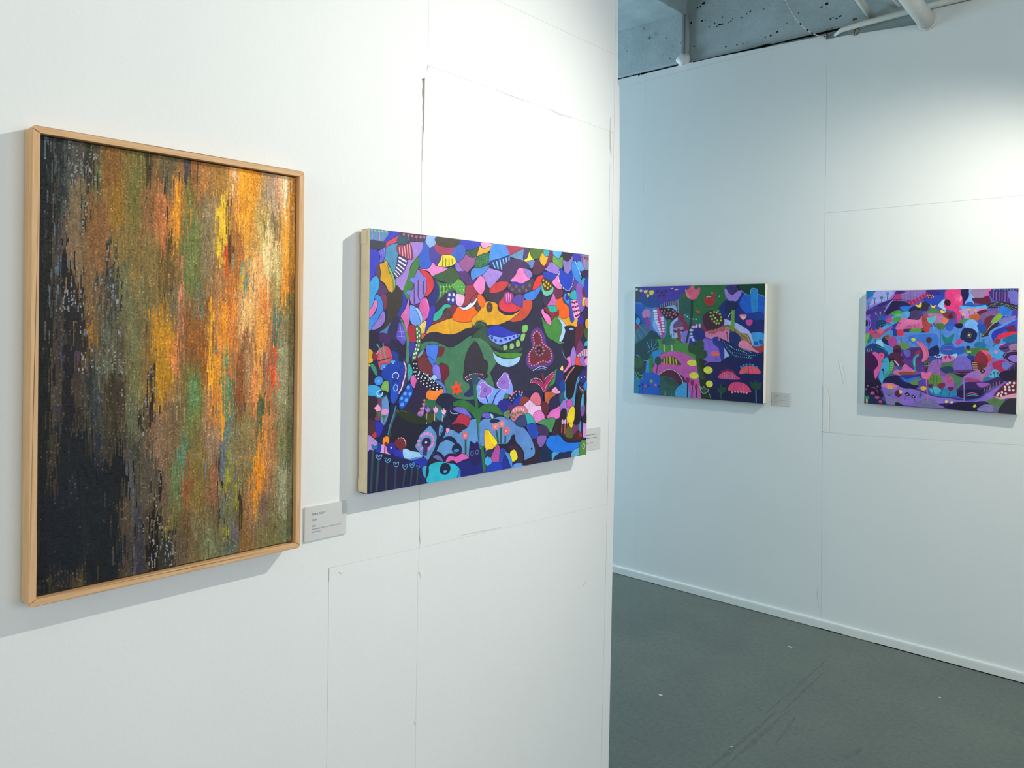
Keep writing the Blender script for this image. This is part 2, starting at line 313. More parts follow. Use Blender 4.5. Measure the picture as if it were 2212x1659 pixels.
for px, py, rx, rz in ((1493, 50, .005, .008), (1516, 45, .007, .005), (1520, 7, .011, .008), (1507, 17, .008, .006), (1513, 14, .006, .005), (1524, 44, .003, .004), (1500, 100, .006, .004), (1555, 53, .012, .006), (1549, 57, .007, .003), (1561, 52, .004, .005), (1560, 38, .004, .005),
                   (1544, 51, .004, .007), (1568, 101, .006, .004), (1579, 46, .005, .005), (1583, 41, .004, .004), (1602, 38, .004, .004), (1613, 29, .004, .003), (1621, 25, .005, .005), (1592, 97, .005, .003), (1605, 95, .005, .004), (1615, 91, .003, .003), (1653, 80, .005, .005),
                   (1665, 77, .006, .005), (1679, 69, .006, .006), (1647, 87, .003, .003), (1504, 91, .003, .003), (1535, 47, .003, .003), (1574, 49, .003, .003), (1786, 8, .008, .008), (1774, 15, .010, .004), (1800, 38, .004, .003), (1815, 35, .008, .004), (1807, 40, .008, .003), (1794, 41, .006, .003), (1725, 28, .004, .003), (1532, 58, .004, .004), (1650, 20, .003, .003), (1700, 50, .004, .003)):
    x, z = on_face(px, py, YD)
    if 3.10 < z < H: pit(x, z, rx, rz, YD, hw)
# loose wire stub curling out of the first pit
bm = bmesh.new(); x0, z0 = on_face(1408, 80, YC)
tube(bm, [(x0-.02, YC, z0-.01), (x0-.008, YC-.012, z0+.012), (x0+.006, YC-.014, z0+.008), (x0+.012, YC-.010, z0-.012)], 0.0025, 6); from_bm('wire_stub', bm, m_conc, bh)
# dark open joint between drywall and concrete
bm = bmesh.new()
for x0, x1, h in ((-2.94, -2.78, .004), (-2.78, -2.765, .012), (-2.757, -2.735, .012), (-2.735, -2.50, .005), (-2.40, -2.15, .0025), (-2.15, -1.98, .005), (-1.98, -1.93, .014), (-1.93, -1.84, .003), (-1.84, -1.72, .006), (-1.72, -1.55, .008)):
    z = 3.100 - (x0+2.9)*0.012
    box(bm, x0, x1, YB-0.0008, YB+0.006, z-h/2-.001, z+h/2)
from_bm('open_joint', bm, m_dark, wb)

# big pipe ending on the wall
o = tag(bpy.data.objects.new('ceiling_pipe', None), 'thick white painted pipe coming down to the top of the back wall', 'pipe'); C.objects.link(o); o.location = (-1.143, YB, 3.015)
bm = bmesh.new(); tube(bm, [(0.0, -0.002, 0.004), (0, -.25, .030), (0, -1.2, .12), (0, -2.5, .23)], 0.040, 28); from_bm('pipe_body', bm, m_pipe, o, True)
bm = bmesh.new(); tube(bm, [(0.0, -0.001, 0.004), (0, -.012, .005)], 0.043, 28); from_bm('pipe_collar', bm, m_pipe, o, True)
# small pipe behind the conduit
bm = bmesh.new(); tube(bm, [(0, 0, 0), (0.0, -0.18, .035), (0, -.8, .15), (0, -1.5, .28)], 0.017, 16)
o = tag(from_bm('small_pipe', bm, m_pipe, None, True), 'thin white pipe running into the corner left of the thick pipe', 'pipe'); o.location = (-1.405, 4.145, 3.11)
bm = bmesh.new(); tube(bm, [(0, 0, 0), (-0.04, -0.05, .05), (-0.05, -.10, .16)], 0.008, 10)
o = tag(from_bm('thin_pipe', bm, m_pipe, None, True), 'very thin bent pipe stub between the small and thick pipes', 'pipe'); o.location = (-1.275, 4.140, 3.13)
# conduit along the wall top
bm = bmesh.new(); tube(bm, [(-1.575, 4.105, 3.050), (-1.54, 4.096, 3.066), (-1.45, 4.093, 3.072), (-1.1, 4.093, 3.082), (0.5, 4.093, 3.09), (3.5, 4.093, 3.10)], [0.006, 0.012, 0.014, 0.015, 0.015, 0.015], 14)
tag(from_bm('conduit', bm, m_pipe, None, True), 'white painted conduit running right along the top of the back wall', 'conduit')
# wall bracket, hook, chain wire
br = empty('wall_bracket', (-1.618, YB, 3.05), 0, 'small dark metal bracket at the top of the wall seam', 'bracket')
bm = bmesh.new(); box(bm, -0.003, 0.001, -0.006, 0, -0.005, 0.045, .0006); from_bm('plate', bm, m_dark, br)
bm = bmesh.new(); tube(bm, [(0, -.004, .043), (0.028, -.008, .046), (0.035, -.008, .030), (0.025, -.008, .010), (0.004, -.006, .006)], 0.0018, 6); from_bm('bent_wire', bm, m_rust, br)
hk = empty('pipe_hook', (-1.468, YB-0.001, 3.035), 0, 'rusty brown hook clip hanging under the white conduit', 'hook')
bm = bmesh.new(); box(bm, -0.009, 0.009, -0.004, 0, 0.028, 0.060, .0008); from_bm('strap', bm, m_rust, hk)
bm = bmesh.new(); tube(bm, [(-.006, -.004, .03), (-.013, -.005, .012), (-.012, -.006, -.004), (0.0, -.008, -.002), (.010, -.006, .004), (.013, -.005, .018), (.007, -.004, .03)], 0.0026, 7); from_bm('ring', bm, m_rust, hk)
bm = bmesh.new(); box(bm, -0.012, 0.010, -0.032, -0.028, 0.062, 0.074, .001); from_bm('clamp', bm, m_rust, hk)
cw = empty('hanging_chain', (-1.63, 4.10, 3.06), 0, 'fine silver chain drooping from the ceiling to the seam bracket', 'chain')
P = [Vector(p) for p in ((-1.790, 3.985, 3.262), (-1.758, 3.99, 3.19), (-1.727, 4.0, 3.135), (-1.700, 4.02, 3.098), (-1.675, 4.05, 3.074), (-1.65, 4.08, 3.060), (-1.62, 4.11, 3.056))]
P = [Vector((-2.0, 3.95, 3.69)), Vector((-1.85, 3.97, 3.38))] + P
bm = bmesh.new(); tube(bm, [p - Vector((-1.63, 4.10, 3.06)) for p in P], 0.0016, 6); from_bm('wire', bm, m_wire, cw, True)
rr = random.Random(3)
for a, b in zip(P[2:], P[3:]):
    for k in range(3):
        p = a.lerp(b, (k+.5)/3) - Vector((-1.63, 4.10, 3.06)); d = (b-a).normalized()*0.006
        bm = bmesh.new(); tube(bm, [p-d, p-d*.4, p+d*.4, p+d], [0.0015, 0.0034, 0.0034, 0.0015], 6); from_bm('link', bm, m_wire if rr.random() < .75 else m_dark, cw, True)

# ---------------------------------------------------------------- painted canvases
def catmull(P, n):
    P = np.array(P, float); out = []; K = len(P)
    for i in range(K):
        p0, p1, p2, p3 = P[i-1], P[i], P[(i+1) % K], P[(i+2) % K]
        for k in range(n):
            t = k/n; out.append(.5*(2*p1+(-p0+p2)*t+(2*p0-5*p1+4*p2-p3)*t*t+(-p0+3*p1-3*p2+p3)*t**3))
    return out
def clip(P, W, Hh):
    for ax, lim, s in ((0, 0, 1), (0, W, -1), (1, 0, 1), (1, Hh, -1)):
        out = []
        for i in range(len(P)):
            a, b = P[i-1], P[i]; ia = (a[ax]-lim)*s >= 0; ib = (b[ax]-lim)*s >= 0
            if ia != ib:
                t = (lim-a[ax])/(b[ax]-a[ax]); out.append(np.array(a)+(np.array(b)-np.array(a))*t)
            if ib: out.append(np.array(b))
        P = out
        if len(P) < 3: return []
    return P
def grow(P, d):
    P = np.array(P); A = 0
    for i in range(len(P)): A += P[i-1][0]*P[i][1]-P[i][0]*P[i-1][1]
    s = 1 if A > 0 else -1; out = []
    for i in range(len(P)):
        t = P[(i+1) % len(P)]-P[i-1]; L = math.hypot(*t) or 1; out.append(P[i]+np.array([t[1], -t[0]])/L*d*s)
    return out
def paint_layers(data, W, Hh, base, gain, line, lw):
    """data in half millimetres; returns verts (u, v, layer) and coloured triangles"""
    W2, H2 = W*2000, Hh*2000; shapes = [([np.array(p, float) for p in ((0, 0), (W2, 0), (W2, H2), (0, H2))], base)]
    for ln in data.strip().split('\n'):
        nu = [float(v) for v in ln.split()]; op = int(nu[0]); col = [v/255 for v in nu[1:4]]; nu = nu[4:]; xy = list(zip(nu[0::2], nu[1::2]))
        if op <= 5:      # 1, 2 smooth outlines; 3, 4, 5 straight edges; 1 and 3 carry a dark contour
            P = catmull(xy, 4 if len(xy) < 14 else 3) if op <= 2 else [np.array(p) for p in xy]
            if op in (1, 3): shapes.append((grow(P, lw), line))
            shapes.append((P, col))
        elif op == 6:    # dots: radii, then the centres
            rx, ry = xy[0]; n = 8 if max(rx, ry) < 9 else 14
            for c in xy[1:]: shapes.append(([np.array((c[0]+rx*math.cos(2*math.pi*k/n), c[1]+ry*math.sin(2*math.pi*k/n))) for k in range(n)], col))
        elif op == 7:    # contoured ellipse
            c, (rx, ry) = xy[0], xy[1]
            for dd, cc in ((lw, line), (0, col)): shapes.append(([np.array((c[0]+(rx+dd)*math.cos(math.pi*k/9), c[1]+(ry+dd)*math.sin(math.pi*k/9))) for k in range(18)], cc))
        elif op == 8:    # ring
            c, (rx, ry) = xy[0], xy[1]; wd = nu[-1]/2
            a = [np.array((c[0]+(rx+wd)*math.cos(math.pi*k/9), c[1]+(ry+wd)*math.sin(math.pi*k/9))) for k in range(19)]
            b = [np.array((c[0]+(rx-wd)*math.cos(math.pi*k/9), c[1]+(ry-wd)*math.sin(math.pi*k/9))) for k in range(19)]
            shapes.append((a + b[::-1], col))
    V = []; T = []; K = []; boxes = []; top = 0
    for P, col in shapes:
        P = clip(P, W2, H2)
        if len(P) < 3: continue
        A = np.array(P); bb = (A[:, 0].min(), A[:, 1].min(), A[:, 0].max(), A[:, 1].max())
        lay = 0
        for (b, l) in boxes:
            if l >= lay and b[0] < bb[2] and bb[0] < b[2] and b[1] < bb[3] and bb[1] < b[3]: lay = l+1
        boxes.append((bb, lay)); top = max(top, lay)
        c = np.array(lin(col))*gain; n0 = len(V)
        V += [(p[0]/2000, p[1]/2000, lay) for p in P]
        for t in tessellate_polygon([[Vector((p[0], p[1], 0)) for p in P]]):
            T.append(tuple(n0+i for i in t)); K.append(c)
    return V, T, K, top
def pigment(me, cols):
    a = me.attributes.new('pigment', 'FLOAT_COLOR', 'FACE'); cols = np.array(cols)
    a.data.foreach_set('color', np.clip(np.c_[cols, np.ones(len(cols))], 0, 1).astype(np.float32).ravel())
def canvas(name, loc, rz, W, Hh, D, data, base, gain, line, lw, label, m_side, top_col, wrap):
    o = empty(name, loc, rz, label, 'painting')
    # stretched cloth over bars: rounded edges, folded corner at the sides
    bm = bmesh.new(); box(bm, -W/2, W/2, -D+0.0006, -0.004, 0, Hh); 
    bmesh.ops.bevel(bm, geom=[e for e in bm.edges], offset=0.0022, segments=3, profile=0.5, affect='EDGES')
    from_bm('stretched_canvas', bm, m_side, o, False)
    for s in (-1, 1):      # folded cloth at the two side faces
        x = s*(W/2)
        for z0, z1 in ((0.004, 0.030), (Hh-0.030, Hh-0.004)):
            bm = bmesh.new(); box(bm, min(x, x+s*0.0016), max(x, x+s*0.0016), -D+0.010, -0.006, z0, z1, 0.0005); from_bm('corner_fold', bm, m_side, o)
    bm = bmesh.new(); t = 0.018
    box(bm, -W/2+.004, -W/2+.04, -t, 0, .004, Hh-.004); box(bm, W/2-.04, W/2-.004, -t, 0, .004, Hh-.004)
    box(bm, -W/2+.04, W/2-.04, -t, 0, .004, .04); box(bm, -W/2+.04, W/2-.04, -t, 0, Hh-.04, Hh-.004)
    from_bm('stretcher_bars', bm, m_oakh, o)
    V, T, K, top = paint_layers(data, W, Hh, base, gain, line, lw); st = min(0.00003, 0.0012/max(top, 1))
    vs = [(v[0]-W/2, -D-v[2]*st, v[1]) for v in V]
    # painted wrap over the top and bottom edge
    rnd = random.Random(5); n = wrap
    for zz in (Hh, 0):
        for k in range(n):
            x0 = -W/2 + W*k/n; x1 = -W/2 + W*(k+1)/n; i0 = len(vs)
            e2 = 0.0006 if zz else -0.0006
            vs += [(x0, -D, zz), (x1, -D, zz), (x1, -D+0.004, zz+e2), (x0, -D+0.004, zz+e2), (x1, -0.006, zz+e2), (x0, -0.006, zz+e2)]
            c = np.array(lin(top_col[rnd.randrange(len(top_col))]))*gain
            T += [(i0, i0+1, i0+2), (i0, i0+2, i0+3), (i0+3, i0+2, i0+4), (i0+3, i0+4, i0+5)]; K += [c]*4
    me = bpy.data.meshes.new('painted_surface'); me.from_pydata(vs, [], T); pigment(me, K); me.update()
    link('painted_surface', me, m_paint, o)
    return o

P2 = """4 90 143 184 0 1088 110 1084 84 1061 76 1041 52 1041 0 1040
5 192 138 208 12 1074 9 1044 12 1044 15 1074
5 192 138 208 28 1074 27 1047 30 1048 31 1075
5 208 136 184 45 1073 48 1041 52 1041 49 1074
5 160 136 208 64 1077 62 1051 65 1051 68 1077
6 134 208 144 5.6 4.5 9 1080 26 1081 45 1080 62 1081 83 1081
2 60 60 80 1 1038 23 1044 45 1037 63 1040 85 1037 87 1026 50 1008 12 994 0 993
2 58 63 196 0 997 29 1002 47 985 50 960 47 943 30 921 25 893 10 864 -5 855 -2 939
3 108 104 216 41 996 89 1027 85 991 77 969 60 954 49 953 54 978
5 63 63 160 52 999 64 959 66 960 54 999
5 63 63 160 62 1007 73 969 75 969 64 1007
5 176 168 240 56 997 70 982 71 983 58 998
5 176 168 240 72 1011 77 980 79 980 74 1011
2 58 63 196 106 1086 165 1083 147 1074 111 1053 82 1041 69 1042 89 1064
1 208 72 104 83 1037 111 1053 154 1074 142 1051 121 1033 87 1015
2 74 56 80 160 1086 306 1084 300 1059 278 1052 240 1049 207 1048 184 1056 165 1065
2 47 85 98 147 1069 188 1073 197 1045 166 1025 139 1038
6 196 106 152 6.9 5.4 176 1080 202 1077 223 1077 246 1076 270 1076 290 1077
5 96 128 58 201 1072 201 1056 204 1056 203 1072
5 96 128 58 246 1071 247 1055 250 1055 248 1071
5 96 128 58 270 1071 270 1057 273 1057 272 1072
1 165 131 212 207 1048 289 1054 286 1036 263 1001 242 981 214 947 206 903 175 842 138 862 132 885 151 900 187 931 197 971 225 980 222 1016
1 79 143 184 87 1019 139 1039 144 1021 144 985 141 963 132 927 125 910 109 933 91 956 71 958 79 980
1 143 59 92 141 1029 184 1036 207 1047 220 1027 226 984 214 977 167 982 149 992
5 232 160 164 149 1024 154 995 159 996 154 1025
5 232 160 164 164 1026 170 987 175 988 169 1027
5 232 160 164 178 1030 185 982 190 983 183 1031
5 232 160 164 192 1038 199 980 204 981 197 1039
5 232 160 164 206 1040 213 980 218 980 211 1041
1 84 65 126 146 985 196 974 193 953 178 923 142 895 126 908 143 942
5 242 240 250 148 978 191 962 195 968 152 984
5 242 240 250 145 964 186 944 191 950 150 969
5 242 240 250 140 950 179 929 183 933 145 954
5 242 240 250 135 936 169 915 173 919 139 940
5 242 240 250 130 924 157 905 161 908 134 927
5 242 240 250 126 912 143 896 147 899 130 915
2 90 64 88 51 950 34 935 31 900 55 877 57 908
1 216 163 34 52 947 69 951 82 963 93 949 96 921 115 894 122 870 120 834 109 825 93 844 77 868 55 880 57 908 52 933
1 134 184 102 93 946 114 919 131 884 133 856 125 834 122 877 110 905 98 925
2 53 96 200 283 1051 305 1062 330 1036 326 991 341 970 310 940 276 942 259 961 258 994 279 1024
1 146 185 241 307 1085 367 1086 357 1057 340 1034 322 1035 299 1056 300 1074
2 75 66 156 320 1030 352 1043 378 1014 400 1004 381 962 339 968 323 991
2 168 62 96 347 1041 366 1056 417 1047 492 1060 477 1029 449 1010 408 1007 372 1015
2 74 66 56 363 1087 516 1085 505 1062 458 1047 407 1044 364 1053
2 58 69 188 509 1085 640 1083 641 1069 602 1050 553 1042 524 1056
2 63 102 200 484 1056 521 1064 541 1042 539 1015 517 985 486 982 459 1004 453 1020
1 240 220 64 400 1008 454 1010 475 998 479 978 444 962 389 954 369 958 388 985
5 90 90 32 399 1004 397 959 402 959 404 1004
5 90 90 32 417 995 416 958 420 958 421 995
5 90 90 32 435 996 437 961 442 962 439 997
5 90 90 32 452 996 459 970 463 971 456 997
1 232 137 203 343 972 364 957 429 952 409 938 345 912 320 930 295 935 264 939 310 941 329 954
1 154 122 208 478 976 499 983 512 966 530 944 497 942 481 949
1 154 90 146 543 1023 575 1013 614 1016 609 989 566 951 550 943 518 957 501 985 527 1002
1 59 94 66 630 1065 622 1041 615 1020 581 1011 554 1019 542 1034 580 1046
2 61 90 58 342 912 409 938 450 958 481 946 503 920 500 895 451 885 390 893 360 900
2 90 51 116 500 941 550 942 577 916 621 910 594 885 562 878 530 897 508 912
2 44 48 120 352 904 378 875 381 831 365 791 358 755 328 777 313 813 349 844
2 58 112 64 362 893 400 883 480 887 485 862 422 834 365 791 381 831 378 864
2 95 163 74 498 907 536 886 545 856 527 835 499 834 478 857 462 871 477 887
5 154 216 104 381 883 384 875 388 865 390 853 389 841 387 829 385 820 388 819 390 828 392 841 393 854 391 865 387 876 384 883
5 154 216 104 401 878 404 872 408 863 409 854 408 846 405 838 402 832 405 831 408 837 411 846 413 854 411 864 407 873 404 879
5 154 216 104 422 879 424 874 426 867 427 859 426 851 422 842 420 836 423 836 425 842 429 850 430 859 429 867 427 875 425 880
5 154 216 104 440 880 446 860 449 860 443 881
5 154 216 104 458 881 466 864 469 865 461 882
5 154 216 104 386 864 392 865 402 867 411 868 419 868 428 868 436 868 445 869 454 871 463 875 472 882 482 890 488 895 486 897 480 891 470 883 461 876 453 873 444 871 436 870 428 870 419 870 411 870 401 869 392 867 385 865
5 154 216 104 389 841 396 842 407 844 417 846 425 849 432 852 437 855 436 856 431 854 424 851 416 848 406 846 396 844 388 843
6 138 208 112 4.7 3.5 508 889 519 874 530 859 509 858 498 873 514 843
2 63 46 72 432 842 402 824 362 789 373 763 418 787 438 795
2 60 63 152 437 844 479 845 484 797 454 786 427 809
6 219 228 255 7.2 7.6 443 833 469 834 439 812 465 810
2 70 128 63 261 986 264 957 237 887 215 820 194 807 176 840 195 888 214 936 237 977
1 149 121 204 257 935 286 915 306 887 307 850 291 818 265 789 237 782 218 794 214 828 235 861 225 882 243 912
1 214 58 66 267 935 300 931 335 910 349 881 342 851 312 823 297 823 309 850 306 887 286 915
5 74 62 120 233 877 236 785 242 785 238 878
5 74 62 120 257 895 256 877 256 851 256 829 259 816 263 807 265 801 271 803 269 809 265 817 262 830 262 851 263 877 263 895
5 74 62 120 287 887 287 827 292 827 293 888
6 111 131 234 15.1 10.1 229 889
6 111 131 234 12.4 13.1 256 905
6 111 131 234 13.5 8.8 291 897
6 111 131 234 14.9 8.7 209 835
2 88 56 108 51 873 71 860 94 837 98 822 35 822 44 852
2 58 52 48 138 863 170 836 181 787 154 736 119 707 84 680 51 661 83 706 92 752 78 818 103 834 125 831
2 128 52 82 57 818 85 817 89 787 83 757 69 769
2 47 58 164 170 835 190 819 198 791 182 755 164 724 144 731 167 772 175 808
1 64 162 226 27 894 45 883 46 845 28 816 20 785 -1 753 -2 856
1 58 138 226 33 819 55 811 69 783 70 748 52 726 23 687 -1 668 -2 719 26 737 42 768 38 792 27 802
1 226 118 186 27 796 41 789 39 768 21 739 0 722 -1 753 14 767
1 148 116 202 70 753 81 734 77 706 53 684 24 674 14 681 48 720
2 77 122 184 53 664 84 680 123 718 106 686 97 657 58 661
2 46 44 84 123 721 160 730 156 683 148 635 102 645 96 671
2 71 48 112 218 781 237 783 279 794 275 772 246 771
1 220 110 180 210 813 209 773 214 737 210 701 200 664 182 708 165 733 190 765
1 220 98 174 288 812 308 812 324 777 325 746 305 720 288 713 283 739 268 764 270 790
5 240 160 208 304 812 308 803 314 789 318 776 317 764 315 752 313 743 315 743 318 752 320 764 321 777 317 790 311 804 307 813
1 111 156 234 218 781 251 771 280 739 286 721 277 698 253 688 229 697 213 726 213 766
1 156 196 250 242 770 265 763 286 728 279 702 266 738
2 58 56 180 333 777 358 770 353 711 330 683 305 657 295 665 310 714
1 170 44 58 207 692 248 687 255 629 231 621 207 632
1 235 203 114 307 715 302 680 295 654 276 658 268 691
1 224 90 40 280 655 306 657 297 644 283 635
1 126 48 72 453 784 485 789 487 766 455 727 404 707 348 698 346 710 394 726 418 761
1 53 180 154 420 791 458 781 415 768 393 730 350 714 355 744 388 767
1 226 164 36 310 658 324 684 352 698 460 728 486 715 539 710 587 718 608 742 647 763 679 811 716 788 718 696 659 712 604 691 545 681 503 663 441 655 345 665
1 250 106 26 462 731 480 758 500 782 543 768 591 785 619 770 642 758 603 741 582 717 539 711 486 716
1 156 58 74 546 876 594 882 618 840 591 811 532 782 515 789 539 829
1 223 231 250 498 783 537 778 569 796 616 832 608 801 570 775 532 767
1 235 178 218 486 839 537 829 522 786 495 785 483 808
1 250 108 34 623 845 651 838 674 815 664 787 649 778 634 813 618 824
1 242 128 188 638 926 667 917 670 882 648 843 617 859 594 886 610 906
6 90 58 44 23.5 23.4 436 745
6 90 58 44 23.7 22.7 627 784
6 90 58 44 21.6 24.7 699 785
6 36 84 180 5.6 5.3 436 745 627 786
6 80 80 176 5.1 4.8 699 785
5 138 160 48 446 723 450 658 452 658 448 723
5 138 160 48 645 768 647 718 649 719 648 768
5 138 160 48 702 760 709 700 712 700 705 760
2 46 42 60 283 629 345 666 441 653 503 663 545 680 599 686 659 712 718 693 797 661 799 596 716 621 660 652 572 650 519 624 457 598 396 613 346 628 269 611
2 68 120 90 278 613 346 625 401 610 457 595 519 619 572 646 627 648 729 613 776 576 800 524 832 385 833 344 689 352 499 362 370 443 349 499 366 592 317 596 269 585
5 42 36 64 278 617 296 621 322 625 346 626 365 623 383 617 401 611 419 605 438 598 458 596 478 601 500 611 520 621 538 631 555 640 573 647 589 651 606 652 626 650 657 640 692 626 717 616 718 617 693 628 658 641 627 651 606 654 589 652 572 648 554 641 537 632 519 623 499 613 477 602 457 597 438 599 420 606 401 613 383 619 365 625 346 628 321 626 296 622 278 619
2 53 48 60 541 475 545 544 559 579 584 609 616 625 650 609 676 573 691 526 700 490 700 470 687 447 550 452
2 47 74 56 590 689 609 711 642 717 676 709 700 688 659 686
5 122 160 136 610 691 611 695 612 699 615 703 622 705 632 707 642 707 654 703 666 696 675 692 676 693 667 697 655 704 642 708 632 708 622 706 614 704 610 699 609 695 609 691
2 36 31 60 -3 667 40 668 52 636 38 611 8 594 -6 600
2 68 36 94 58 661 93 657 114 633 94 613 59 621 49 640
2 42 33 64 150 633 175 611 194 593 195 561 167 579 130 622 116 633
2 29 63 156 104 584 149 576 158 540 186 529 197 468 161 416 125 424 114 509 100 559
1 204 76 98 63 601 99 602 123 562 114 544 105 517 92 503 57 511 42 574
5 80 162 132 69 618 71 606 74 589 78 573 82 559 87 547 90 539 96 540 93 549 88 561 84 574 80 590 77 607 75 619
5 80 162 132 37 614 43 608 50 598 56 587 58 571 59 553 60 540 66 540 65 553 64 572 62 588 55 600 48 610 42 617
2 226 170 26 -3 592 20 581 19 540 5 526 -4 526
6 126 42 58 16.4 15.9 30 565
5 240 216 144 39 573 51 587 49 588 37 574
1 95 80 194 159 708 184 686 194 640 182 610 157 628 142 643 151 683
5 176 168 240 161 693 174 629 176 629 163 693
5 176 168 240 173 686 188 633 189 633 174 686
5 176 168 240 153 668 185 664 186 666 153 669
5 176 168 240 149 646 188 643 188 644 149 648
2 76 140 98 157 726 183 701 205 654 214 615 211 536 195 543 198 629 179 686
2 58 56 160 212 618 250 615 241 571 223 553 213 572
1 63 112 72 253 693 273 680 278 655 275 600 260 571 249 542 245 520 230 521 232 571 250 600 254 629 248 665
6 220 240 218 4.7 7.3 255 678
6 220 240 218 3.8 6.2 266 670 257 661 270 649 258 643 257 625 269 627 254 609 267 607
6 220 240 218 3.8 5.5 262 589 249 591 252 574 241 571 246 556 237 554
2 110 42 56 381 599 418 596 409 564 387 554 370 560
2 110 34 50 293 586 321 555 364 481 363 414 321 423 272 472 256 520 252 560
2 95 160 176 265 567 293 589 289 571 265 553
1 74 122 228 312 606 377 607 373 562 356 518 338 515 318 555 309 585
2 58 69 188 567 1087 641 1089 636 1069 595 1044 568 1052
1 59 90 60 574 1037 628 1062 612 1020 585 1014
1 234 166 208 641 1086 715 1084 704 1067 667 1055 649 1062
1 228 172 58 633 1068 656 1056 708 1073 701 1055 657 1027 613 1020 623 1044
1 53 106 72 618 1016 699 1040 691 994 686 982 603 957 597 964
8 98 196 98 634 1013 7.8 6.3 1.2
8 98 196 98 659 1019 7.9 6.3 1.2
8 98 196 98 682 1013 6.8 6.4 1.2
8 98 196 98 618 994 7.7 6.3 1.2
8 98 196 98 643 994 7.8 6.3 1.2
8 98 196 98 671 998 6.8 6.3 1.2
8 98 196 98 610 976 7.7 5.5 1.2
8 98 196 98 638 976 7.8 5.5 1.2
2 76 144 226 718 1084 820 1084 839 1037 771 1018 705 995 694 1002
1 47 63 128 699 997 771 1018 842 1037 840 992 813 972 760 965 720 972
5 134 194 234 716 997 732 972 740 974 723 999
5 134 194 234 741 1005 755 968 763 969 749 1007
5 134 194 234 764 1013 779 965 787 967 772 1014
5 134 194 234 786 1018 802 971 810 972 794 1020
5 134 194 234 808 1025 816 980 824 981 816 1027
5 134 194 234 829 1032 830 995 837 996 837 1033
2 176 62 88 818 1084 940 1086 884 1057 842 1041 826 1061
1 106 147 190 939 1077 933 1040 934 1019 897 1025 845 1033 842 1039
2 84 68 110 942 1084 989 1086 971 1047 940 1024
1 240 226 80 989 1084 993 1053 1016 1033 996 1014 940 1020 965 1034 977 1060
1 83 116 56 989 1086 1092 1089 1079 1055 1047 1039 1009 1037 989 1057
1 98 135 189 962 1014 1022 1027 1007 990 991 989
2 74 53 96 773 947 795 989 848 1021 909 1026 965 1009 991 989 934 978 886 958 838 910 785 907 750 914
2 90 47 72 1010 986 1022 1021 1067 1041 1107 1010 1101 988 1062 964 1010 957
1 232 176 48 1086 1071 1126 1050 1100 1007 1070 1016 1061 1041
1 64 168 184 1092 1085 1138 1083 1129 1059 1109 1052 1092 1065
2 125 56 80 1138 1081 1169 1084 1159 1044 1127 1011 1107 1010 1126 1050
1 92 173 234 1165 1084 1235 1087 1224 1062 1207 1048 1179 1056
1 108 158 76 1166 1062 1207 1047 1237 1063 1248 1050 1242 1006 1215 999 1170 1010
2 53 47 62 1237 1085 1335 1087 1325 1060 1283 1038 1252 1048
1 138 120 188 1248 1046 1290 1039 1329 1074 1329 1047 1316 1002 1288 972 1267 974 1249 1019
2 63 63 176 1332 1085 1397 1086 1394 1056 1361 1045 1332 1056
4 138 120 164 1397 1083 1469 1087 1470 998 1435 1005 1405 1039
5 91 58 88 1405 1075 1410 1048 1414 1049 1408 1075
6 122 40 72 8.1 5.0 1406 1071 1433 1069 1457 1067
5 208 122 160 1432 1059 1436 1018 1441 1019 1436 1059
5 90 160 168 1454 1051 1457 1010 1461 1011 1459 1052
1 154 125 208 1150 1028 1214 1003 1225 996 1208 973 1195 969 1107 984 1123 1002
2 44 64 174 1094 975 1195 968 1188 941 1148 926 1102 932 1088 957
1 164 134 214 689 974 706 967 781 956 779 939 733 897 694 871 676 902 647 924
1 79 140 220 581 955 641 967 697 982 691 970 658 940 620 922 582 909
1 242 132 198 904 980 941 980 947 962 985 934 973 913 936 905 887 913 844 914 880 945
1 154 130 204 941 980 985 976 1005 957 998 944 979 938 954 958
2 60 52 66 660 861 676 894 705 871 757 858 827 869 793 827 758 801 718 812 672 826
2 208 64 70 699 861 739 901 826 909 815 884 780 863 722 853
2 75 58 80 838 906 899 897 1011 936 1012 885 937 857 876 854 827 877
2 60 53 160 856 911 924 906 961 904 912 891 863 895
6 106 90 96 10.8 9.0 838 893 860 874 887 891 911 872 936 890 961 874 986 900
1 230 60 52 1088 957 1082 927 1063 896 1025 880 1009 881 1024 920 1049 946
1 64 128 220 1069 901 1067 879 1038 844 1007 826 962 829 940 849 987 867 1031 880
2 216 58 74 764 797 787 826 816 852 858 813 938 790 920 777 853 763 788 770
1 176 58 136 798 839 821 862 870 848 846 808 811 807
5 240 176 216 814 852 820 811 825 812 818 852
5 240 176 216 828 854 835 810 839 810 833 855
5 240 176 216 843 851 847 814 851 815 848 851
1 90 72 160 879 842 918 854 947 836 947 799 932 790 858 813
2 200 79 56 944 824 1007 822 995 771 940 728 866 716 830 722 902 760 938 795
1 226 164 36 586 726 629 758 672 803 700 811 752 801 759 773 806 750 866 751 926 776 878 743 836 722 777 705 697 694 669 719 624 719 597 695
6 90 58 44 22.1 24.3 628 788 701 783
6 36 84 180 5.5 5.1 628 788
6 96 96 176 5.1 5.2 700 785
5 138 160 48 644 770 646 719 649 719 647 770
5 138 160 48 703 760 709 698 712 698 706 760
1 154 60 76 578 819 616 844 611 824 584 800
1 250 108 34 624 844 644 841 669 814 662 786 645 782 622 809
1 242 128 188 634 927 664 917 667 870 646 843 621 852 593 882 615 910
1 228 162 38 1196 894 1199 741 1269 703 1368 695 1382 736 1338 757 1317 752
1 248 100 26 1231 851 1252 848 1281 813 1302 801 1313 757 1275 742 1240 744 1212 772 1194 811 1197 841
1 106 44 76 1172 897 1237 896 1252 870 1231 847 1197 841 1169 871
